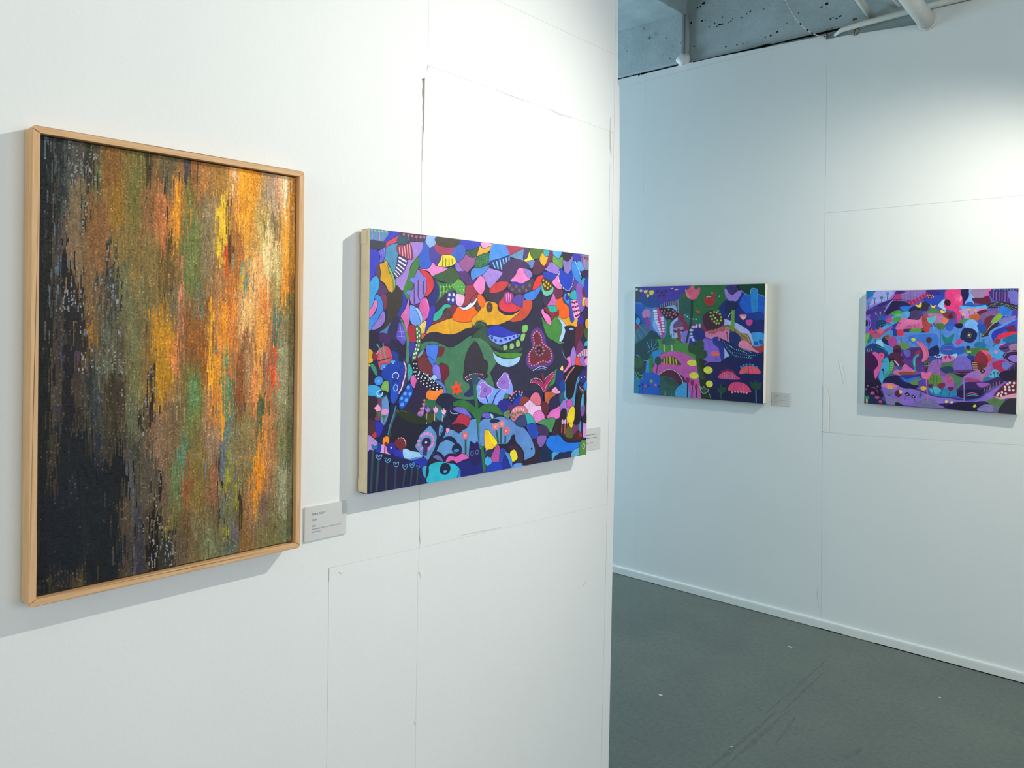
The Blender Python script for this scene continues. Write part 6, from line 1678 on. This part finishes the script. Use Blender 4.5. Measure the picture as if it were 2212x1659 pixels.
5 176 112 168 178 70 184 75 192 83 200 87 207 85 215 81 221 77 224 81 218 85 209 90 199 92 190 87 181 79 175 73
5 138 80 144 65 159 76 159 90 158 103 154 112 140 121 121 126 107 131 110 126 124 117 143 106 158 92 164 76 165 65 164"""
HP = math.pi/2
canvas('canvas_painting', (XL+0.0005, (0.9978+1.7325)/2, 1.1986), HP, 0.7347, 0.5438, 0.035, P2, '23264c', 0.97, '1a1c3c', 2.2,
       'largest canvas, patchwork of flowers, leaves and a green valley, on the near wall', m_raw, ['3a3fb0', '4a4390', '6a4080', '3a4a40', '4a6a9a', '8a3a60'], 14)
canvas('canvas_painting.001', ((-2.7510-1.9175)/2, YB-0.0005, 1.1408), 0, 0.8335, 0.6493, 0.035, P3, '2a3a78', 1.0, '1a1c3c', 1.5,
       'canvas of a garden with pink tulip and red bird, left one on back wall', m_gesso, ['2a4030', '3a4a80', '203830', '4a3a90'], 9)
canvas('canvas_painting.002', ((-1.3894-0.7428)/2, YB-0.0005, 1.1839), 0, 0.6466, 0.5568, 0.035, P4, '5a54b4', 0.95, '1a1c3c', 1.5,
       'canvas of small creatures and flowers on blue and purple, rightmost on back wall', m_gesso, ['6a60a8', '8a60a8', '4a4a90', '2a3a80'], 11)

# ---------------------------------------------------------------- framed weaving
TAP = """12 1396 8 721 26 12 18 20
31 1392 33 721 26 20 18 12
24 1382 21 1160 5 76 100 112
43 1381 42 1043 3 80 96 106
63 1389 64 1131 35 29 35 32
86 1393 72 1132 23 52 60 60
102 1374 88 1159 23 74 76 72
126 1387 104 1135 24 70 70 62
111 1288 100 1091 36 108 96 72
147 1391 132 1142 24 38 40 28
55 1130 64 959 19 62 58 60
100 1178 105 962 43 110 94 70
73 1089 91 720 23 20 20 16
54 1023 62 895 7 79 100 116
33 1000 33 721 5 74 74 76
172 1373 173 1240 20 93 104 68
210 1380 211 1236 51 124 88 36
228 1283 233 1126 38 132 100 28
288 1384 285 1177 48 106 102 48
329 1396 330 1289 20 60 50 16
356 1391 366 1313 32 108 90 52
169 1222 170 1009 58 124 88 48
321 1274 335 1067 31 124 90 52
366 1294 372 1070 37 168 106 56
207 1133 206 1056 9 44 48 40
206 1065 208 967 18 38 44 52
255 1128 265 880 69 122 106 56
335 1113 346 882 73 120 104 58
149 1052 143 832 49 112 90 58
212 990 202 718 50 60 60 52
172 983 173 921 12 44 52 64
217 990 217 936 10 48 60 88
229 1022 242 812 10 42 44 32
109 962 123 720 48 36 30 24
251 1015 284 717 35 100 104 72
90 918 103 720 27 28 26 30
67 788 68 720 11 72 70 90
332 905 333 766 9 74 48 16
197 833 214 718 25 86 94 76
243 843 253 717 21 76 74 56
364 859 374 716 41 176 124 20
309 973 319 835 36 110 106 68
151 841 160 745 16 138 100 36
400 1391 386 1275 42 90 82 56
462 1392 458 1314 19 58 56 64
487 1386 487 1309 29 138 90 32
527 1378 518 1244 45 154 108 52
579 1381 574 1276 41 150 112 44
424 1314 425 1100 28 208 140 32
388 1323 396 1154 7 44 44 40
382 1251 378 1086 23 176 108 60
401 1159 397 1050 14 80 64 12
468 1311 468 1214 29 124 116 48
483 1216 470 950 73 102 112 60
528 1270 539 1002 45 124 112 80
569 1290 564 1171 20 138 116 100
587 1278 585 1064 36 216 180 40
621 1393 621 1327 21 220 156 88
637 1385 634 1319 16 224 200 160
686 1377 675 1203 82 224 152 28
616 1282 617 1077 15 116 76 24
642 1320 643 1210 10 216 152 92
675 1213 670 1081 49 220 156 48
781 1387 782 1235 34 168 148 124
810 1375 811 1291 17 216 160 124
840 1390 840 1290 23 232 216 176
864 1394 870 1245 24 216 148 52
742 1272 754 1118 62 180 156 84
799 1253 805 1133 29 120 108 72
840 1284 847 1021 35 220 156 56
765 1197 765 1016 34 228 204 148
805 1149 806 966 34 200 184 128
720 1090 721 936 61 220 168 104
598 1105 599 966 17 200 76 20
611 1156 617 1057 13 90 60 24
654 1150 655 984 32 164 108 52
662 1035 663 959 13 216 156 16
679 1061 677 884 16 108 140 120
847 1031 841 889 35 220 144 40
760 990 760 861 39 220 140 72
698 935 677 808 49 224 176 112
800 1018 806 888 29 160 148 88
575 1054 581 906 41 156 116 72
445 1021 441 830 14 180 120 92
392 1064 402 900 51 96 76 32
539 953 545 856 15 116 80 24
416 971 417 783 28 108 100 72
504 952 510 831 29 104 108 88
550 905 545 758 8 220 156 32
602 932 592 630 36 220 140 36
633 908 629 733 31 200 124 56
809 888 810 757 32 76 108 96
743 860 744 732 50 220 152 64
688 808 678 657 32 138 92 56
490 855 486 663 84 132 84 32
393 853 399 638 51 176 132 24
424 783 425 664 19 200 116 64
446 806 452 636 24 116 88 58
565 856 561 709 20 140 108 92
556 734 556 632 20 220 156 24
608 748 606 630 15 96 136 92
705 783 705 626 38 156 120 84
755 732 761 624 28 124 108 88
798 757 798 623 15 200 76 16
733 732 733 625 16 220 148 56
830 783 836 621 41 116 132 96
859 968 860 620 29 120 108 60
496 691 496 634 29 100 128 60
656 683 661 628 32 124 72 32
17 735 19 -13 44 12 16 14
29 735 32 371 8 30 26 12
55 652 60 514 16 46 50 64
83 735 94 503 42 22 18 22
67 735 69 689 12 58 58 76
109 720 114 659 10 74 56 72
153 686 168 497 40 38 42 42
175 705 177 467 26 54 60 60
202 733 189 671 49 86 92 76
217 661 218 531 55 52 46 30
244 684 246 490 28 58 48 32
283 585 283 478 42 88 96 74
296 702 297 570 28 106 108 68
330 732 321 633 34 124 100 48
345 692 346 492 19 34 28 28
307 544 312 475 14 42 38 20
375 731 376 530 30 176 132 20
373 530 377 329 40 124 100 80
372 330 374 -18 16 23 16 8
102 502 104 270 128 16 20 23
82 319 84 43 127 14 20 28
191 400 194 20 135 15 21 24
168 473 178 373 22 32 36 44
103 363 100 271 25 28 30 38
237 443 256 296 55 15 15 16
274 391 287 199 12 78 82 90
260 441 260 392 8 64 64 78
303 427 304 265 24 58 60 50
332 414 338 235 24 74 70 62
357 382 358 202 19 84 74 58
304 201 315 18 33 48 48 58
296 56 296 17 7 80 80 88
353 183 349 -13 34 16 12 6
260 126 258 30 18 28 28 38
385 178 387 -11 20 62 58 44
404 793 405 720 29 192 124 36
390 720 391 598 29 160 120 24
424 754 425 656 19 192 120 72
449 694 450 546 30 112 100 56
435 606 435 518 14 156 140 104
493 703 489 514 46 100 120 60
490 644 483 534 30 92 132 84
521 794 527 642 31 132 80 28
476 515 476 396 61 108 108 60
420 548 407 354 59 108 90 64
552 794 554 565 21 220 152 32
585 794 589 507 23 220 140 32
599 537 597 414 8 220 144 24
570 580 565 468 21 200 132 64
549 464 549 338 31 140 120 96
543 591 543 490 21 156 120 84
612 732 616 505 30 98 132 92
630 509 608 403 32 92 120 112
597 404 595 282 21 92 112 128
657 700 669 502 39 124 76 36
623 691 629 623 16 184 108 52
720 662 720 498 20 216 136 72
742 795 743 582 17 216 144 64
702 742 697 584 28 156 124 84
802 741 800 557 19 204 72 16
838 768 833 523 55 140 140 108
749 571 744 422 35 76 92 60
758 447 759 378 11 224 140 28
785 494 791 278 47 156 112 68
773 526 779 419 23 180 124 68
691 500 692 269 74 124 112 72
636 411 630 354 19 140 140 28
641 348 644 301 13 96 104 140
614 315 612 238 25 138 140 24
647 249 648 146 22 132 132 28
732 354 730 201 17 224 140 16
756 341 750 262 11 220 140 28
741 252 739 200 20 228 132 16
736 200 736 126 11 204 140 28
846 304 840 99 42 132 136 108
839 468 840 305 49 104 112 72
446 399 431 322 29 79 124 100
431 332 432 214 39 92 112 72
472 332 462 210 25 138 76 40
461 447 461 373 25 84 120 92
512 392 513 192 57 116 100 52
568 336 566 214 26 136 88 64
587 364 588 282 6 28 28 20
587 283 588 120 15 28 30 32
592 206 592 160 6 80 84 140
592 119 593 73 6 28 28 16
620 227 621 73 54 100 104 76
601 107 601 76 10 140 140 20
620 104 623 47 8 152 152 12
651 83 651 52 27 92 92 128
626 46 637 8 66 80 92 80
670 230 671 12 14 58 44 20
693 175 693 18 34 124 92 52
710 162 716 30 22 140 108 80
786 124 786 17 107 108 104 64
762 207 763 74 35 112 92 76
853 86 853 4 49 104 112 80
407 208 408 135 58 106 100 56
392 332 388 163 24 92 76 60
472 174 468 100 30 92 68 36
524 165 525 40 83 108 100 68
408 121 409 14 53 44 44 36
448 104 453 5 45 88 76 60
556 85 556 9 53 102 112 80
499 70 509 13 30 96 88 60"""
FW, FH, FD = 0.4606, 0.7146, 0.036
fr = empty('framed_weaving', (XL, (0.3813+0.8419)/2, 1.1202), HP, 'tall woven textile of black, brown and orange streaks in a thin oak frame', 'artwork')
mw = 0.0105
def rail(pts, name, m):      # mitred moulding, standing on the wall
    bm = bmesh.new(); add_prism(bm, pts, lambda p: (p[0], -0.002, p[1]), lambda p: (p[0], -FD, p[1]))
    ed = [e for e in bm.edges if all(abs(v.co.y+FD) < 1e-6 for v in e.verts)]
    bmesh.ops.bevel(bm, geom=ed, offset=0.0008, segments=2, profile=0.5, affect='EDGES')
    return from_bm(name, bm, m, fr)
a, h = FW/2, FH; c = 0.0045   # outer corners slightly eased
rail([(-a, c), (-a+mw, mw), (-a+mw, h-mw), (-a, h-c)], 'frame_side', m_oak)
rail([(a, h-c), (a-mw, h-mw), (a-mw, mw), (a, c)], 'frame_side', m_oak)
rail([(-a, c), (-a+c*.4, c*.3), (-a+c, 0), (a-c, 0), (a-c*.4, c*.3), (a, c), (a-mw, mw), (-a+mw, mw)], 'frame_rail', m_oakh)
rail([(a, h-c), (a-c*.4, h-c*.3), (a-c, h), (-a+c, h), (-a+c*.4, h-c*.3), (-a, h-c), (-a+mw, h-mw), (a-mw, h-mw)], 'frame_rail', m_oakh)
bm = bmesh.new(); box(bm, -a+mw-.001, a-mw+.001, -0.012, -0.003, mw-.001, h-mw+.001); from_bm('backing_board', bm, m_back, fr)
# the cloth
rng = np.random.default_rng(11)
TW, TH = FW-2*mw-0.003, FH-2*mw-0.004; cell = 0.0019
nx, nz = int(TW/cell), int(TH/0.0024)
img = np.zeros((nz, nx, 3)); img[:] = lin('#6c5a34'); cov = np.zeros((nz, nx))
X = (np.arange(nx)+.5)/nx*TW; Zc = TH-(np.arange(nz)+.5)/nz*TH
U0, V0 = 0.4419, 0.6988
for ln in TAP.strip().split('\n'):
    t = [float(q) for q in ln.split()]; x0, y0, x1, y1, wd = [q/2000 for q in t[:5]]; col = np.array(lin([q/255 for q in t[5:8]]))
    x0, x1, wd = x0*TW/U0, x1*TW/U0, max(wd*TW/U0, 0.002); y0, y1 = y0*TH/V0, y1*TH/V0
    if x1 == x0: x1 += 1e-6
    if y0 > TH-.012: y0, x0 = TH+.05, x0
    if y1 < .012: y1 = -.05
    for i in range(nx):
        ext = rng.normal(0, 0.005); ext2 = rng.normal(0, 0.006)      # ragged ends, thread by thread
        f = (y0-Zc)/max(y0-y1, 1e-5); ax = x0+(x1-x0)*np.clip(f, 0, 1)
        d = np.abs(X[i]-ax)/(wd/2); aw = np.clip((1.3-d)/0.6, 0, 1)
        aw = aw*np.clip((y0+ext-Zc)/.006+.5, 0, 1)*np.clip((Zc-y1+ext2)/.006+.5, 0, 1)
        img[:, i] = img[:, i]*(1-aw[:, None]) + col*aw[:, None]; cov[:, i] = np.maximum(cov[:, i], aw)
def blur(a, n):
    for ax in (0, 1):
        k = n if ax else n*3
        p = np.concatenate([np.repeat(np.take(a, [0], ax), k, ax), a, np.repeat(np.take(a, [-1], ax), k, ax)], ax)
        cs = np.cumsum(p, ax); cs = np.concatenate([np.zeros_like(np.take(cs, [0], ax)), cs], ax); L = a.shape[ax]
        a = (np.take(cs, range(2*k+1, 2*k+1+L), ax)-np.take(cs, range(0, L), ax))/(2*k+1)
    return a
base = blur(img*cov[..., None], 7)/(blur(cov[..., None], 7)+1e-3)
img = img*cov[..., None] + base*(1-cov[..., None])
# yarn runs: each warp column borrows its colour from a neighbourhood in short vertical runs
out = np.empty_like(img)
for i in range(nx):
    j = 0
    while j < nz:
        n = int(rng.integers(3, 16)); si = int(np.clip(i+round(rng.normal(0, 1.5)), 0, nx-1)); dj = int(rng.normal(0, 5))
        if rng.random() < .10: si = int(np.clip(i+round(rng.normal(0, 7)), 0, nx-1))
        idx = np.clip(np.arange(j, min(j+n, nz))+dj, 0, nz-1)
        out[j:j+n, i] = img[idx, si]*rng.uniform(.82, 1.2); j += n
lum = out.mean(axis=2)
out *= rng.uniform(.75, 1.25, (nz, nx, 1))
# sparkle highlights painted in as bright flecks, white and coloured thread, dark holes
fl = rng.random((nz, nx)) < np.where(lum < 0.012, 0.004, 0.045)
out[fl] = out[fl]*1.35 + np.array([.05, .046, .036])
grey = np.array(lin('#8c9298'))
uu, vv = np.meshgrid(X/TW, 1-Zc/TH)      # v downwards
zone = ((np.abs(uu-(.20+.05*np.sin(vv*9))) < .13) & (vv < .38)) | ((uu > .28) & (uu < .56) & (vv > .34) & (vv < .62) & (uu < .30+vv*.45)) | ((uu > .34) & (uu < .62) & (vv > .62)) & (lum < .03) | ((uu > .13) & (uu < .45) & (vv > .36) & (vv < .52))
colrun = np.repeat(rng.random((nz//5+1, nx)), 5, axis=0)[:nz] < .28
fk = zone & colrun & (lum < 0.07) & (rng.random((nz, nx)) < .55)
out[fk] = grey*rng.uniform(.35, 1.1, (int(fk.sum()), 1))
dk = (rng.random((nz, nx)) < .03) & (lum > .03); out[dk] *= .6
GT = 1.22
# mesh: every stitch a raised pillow
hx, hz = nx*2+1, nz*2+1
xs = np.linspace(-TW/2, TW/2, hx); zs = np.linspace(0.0, TH, hz)
rise = np.zeros((hz, hx)); ce = rng.uniform(.0005, .0011, (nz, nx))
big = np.kron(rng.uniform(0, .0010, (nz//6+1, nx//3+1)), np.ones((6, 3)))[:nz, :nx]
ce = (ce+big)[::-1]; rise[1::2, 1::2] = ce; rise[0::2, 0::2] = .0002
rise[0::2, 1::2] = .55*np.vstack([ce, ce[-1:]]); rise[1::2, 0::2] = .4*np.hstack([ce, ce[:, -1:]])
xx, zg = np.meshgrid(xs, zs)
verts = np.stack([xx.ravel(), (-0.0245-rise).ravel(), (zg+mw+.002).ravel()], 1)
verts[:, 0] += np.where((np.abs(verts[:, 0]) < TW/2-.001), rng.normal(0, .00018, len(verts)), 0)
r, cc = np.meshgrid(np.arange(hz-1), np.arange(hx-1), indexing='ij'); r = r.ravel(); cc = cc.ravel()
faces = np.stack([r*hx+cc, r*hx+cc+1, (r+1)*hx+cc+1, (r+1)*hx+cc], 1)
lum = np.clip(out.mean(axis=2, keepdims=True)/.05, 0, 1)
out = out*(1-lum) + out*np.array([1.10, .97, .86])*lum      # warm brown cast of the undyed yarns
fc = out[::-1][r//2, cc//2]*GT
me = bpy.data.meshes.new('woven_cloth'); me.vertices.add(len(verts)); me.vertices.foreach_set('co', verts.astype(np.float32).ravel())
me.loops.add(len(faces)*4); me.loops.foreach_set('vertex_index', faces.astype(np.int32).ravel())
me.polygons.add(len(faces)); me.polygons.foreach_set('loop_start', np.arange(0, len(faces)*4, 4, dtype=np.int32)); me.polygons.foreach_set('loop_total', np.full(len(faces), 4, np.int32))
me.update(); pigment(me, fc); me.validate()
wc = link('woven_cloth', me, m_yarn, fr, True); wc['kind'] = 'stuff'
bm = bmesh.new(); box(bm, -TW/2+.0005, TW/2-.0005, -0.0244, -0.012, mw+.0025, mw+.002+TH-.0005); from_bm('cloth_core', bm, m_back, fr)

# ---------------------------------------------------------------- wall cards
def text_mesh(par, lines, W, Hh, D):
    for (s, x, z, size, m, nm) in lines:
        cu = bpy.data.curves.new('t', 'FONT'); cu.body = s; cu.size = size; cu.extrude = 0.00005; cu.resolution_u = 2
        to = bpy.data.objects.new('t', cu); C.objects.link(to)
        bpy.context.view_layer.update()
        me = bpy.data.meshes.new_from_object(to.evaluated_get(bpy.context.evaluated_depsgraph_get())); bpy.data.objects.remove(to)
        for v in me.vertices: v.co = Vector((-W/2+x+v.co.x, -D-0.00008-v.co.z, z+v.co.y))
        me.materials.clear(); link(nm, me, m, par)
def worn_line(par, x, z, ln, hgt, W, D, m, seed):     # a line of print too small to make out: uneven letter strokes
    r = random.Random(seed); bm = bmesh.new(); cx = x
    while cx < x+ln:
        wd = r.uniform(.0006, .0013)*(hgt/.002); hh = hgt*(1 if r.random() < .3 else .65)
        if r.random() > .16: box(bm, -W/2+cx, -W/2+cx+wd*.7, -D-.00015, -D, z, z+hh)
        cx += wd
    from_bm('printed_line', bm, m, par)
def card(name, loc, rz, W, Hh, D, label, grp=None):
    o = empty(name, loc, rz, label, 'wall label'); bm = bmesh.new(); box(bm, -W/2, W/2, -D, -0.0002, 0, Hh, .0002); from_bm('card', bm, m_card, o); return o
k1 = card('wall_card', (XL, 0.9212, 1.1172), HP, 0.0985, 0.0678, 0.0032, 'white wall label with grey print, beside the lower right corner of the wooden frame')
text_mesh(k1, [('SARA KELLY', .0165, .0500, .0060, m_ink, 'printed_name'), ('Nada', .0160, .0385, .0062, m_ink, 'printed_title'), ('2021', .0160, .0270, .0052, m_ink2, 'printed_year'),
               ('Handmade Yarns on Cotton Weave', .0160, .0212, .0047, m_ink2, 'printed_line'), ('Oak Frame', .0155, .0152, .0047, m_ink2, 'printed_line')], 0.0985, 0.0678, 0.0032)
k2 = card('wall_card.001', (XL, 1.7935, 1.1995), HP, 0.100, 0.0620, 0.0015, 'white wall label half hidden behind the right edge of the largest canvas')
for i, (x, z, l, mm) in enumerate(((.012, .0425, .0660, m_ink), (.012, .0335, .0710, m_ink), (.012, .0195, .0540, m_ink2))): worn_line(k2, x, z, l, .0022, 0.100, 0.0015, mm, i)
k3 = card('wall_card.002', ((-1.8841-1.7864)/2, YB, 1.1338), 0, 0.0985, 0.0700, 0.0025, 'small pale grey wall label between the two canvases on the back wall')
for i, (x, z, l, mm) in enumerate(((.014, .0520, .0640, m_ink), (.014, .0410, .0260, m_ink2), (.014, .0285, .0120, m_ink2), (.032, .0285, .0420, m_ink2), (.016, .0195, .0180, m_ink2))): worn_line(k3, x, z, l, .0024, 0.0985, 0.0025, mm, i+9)
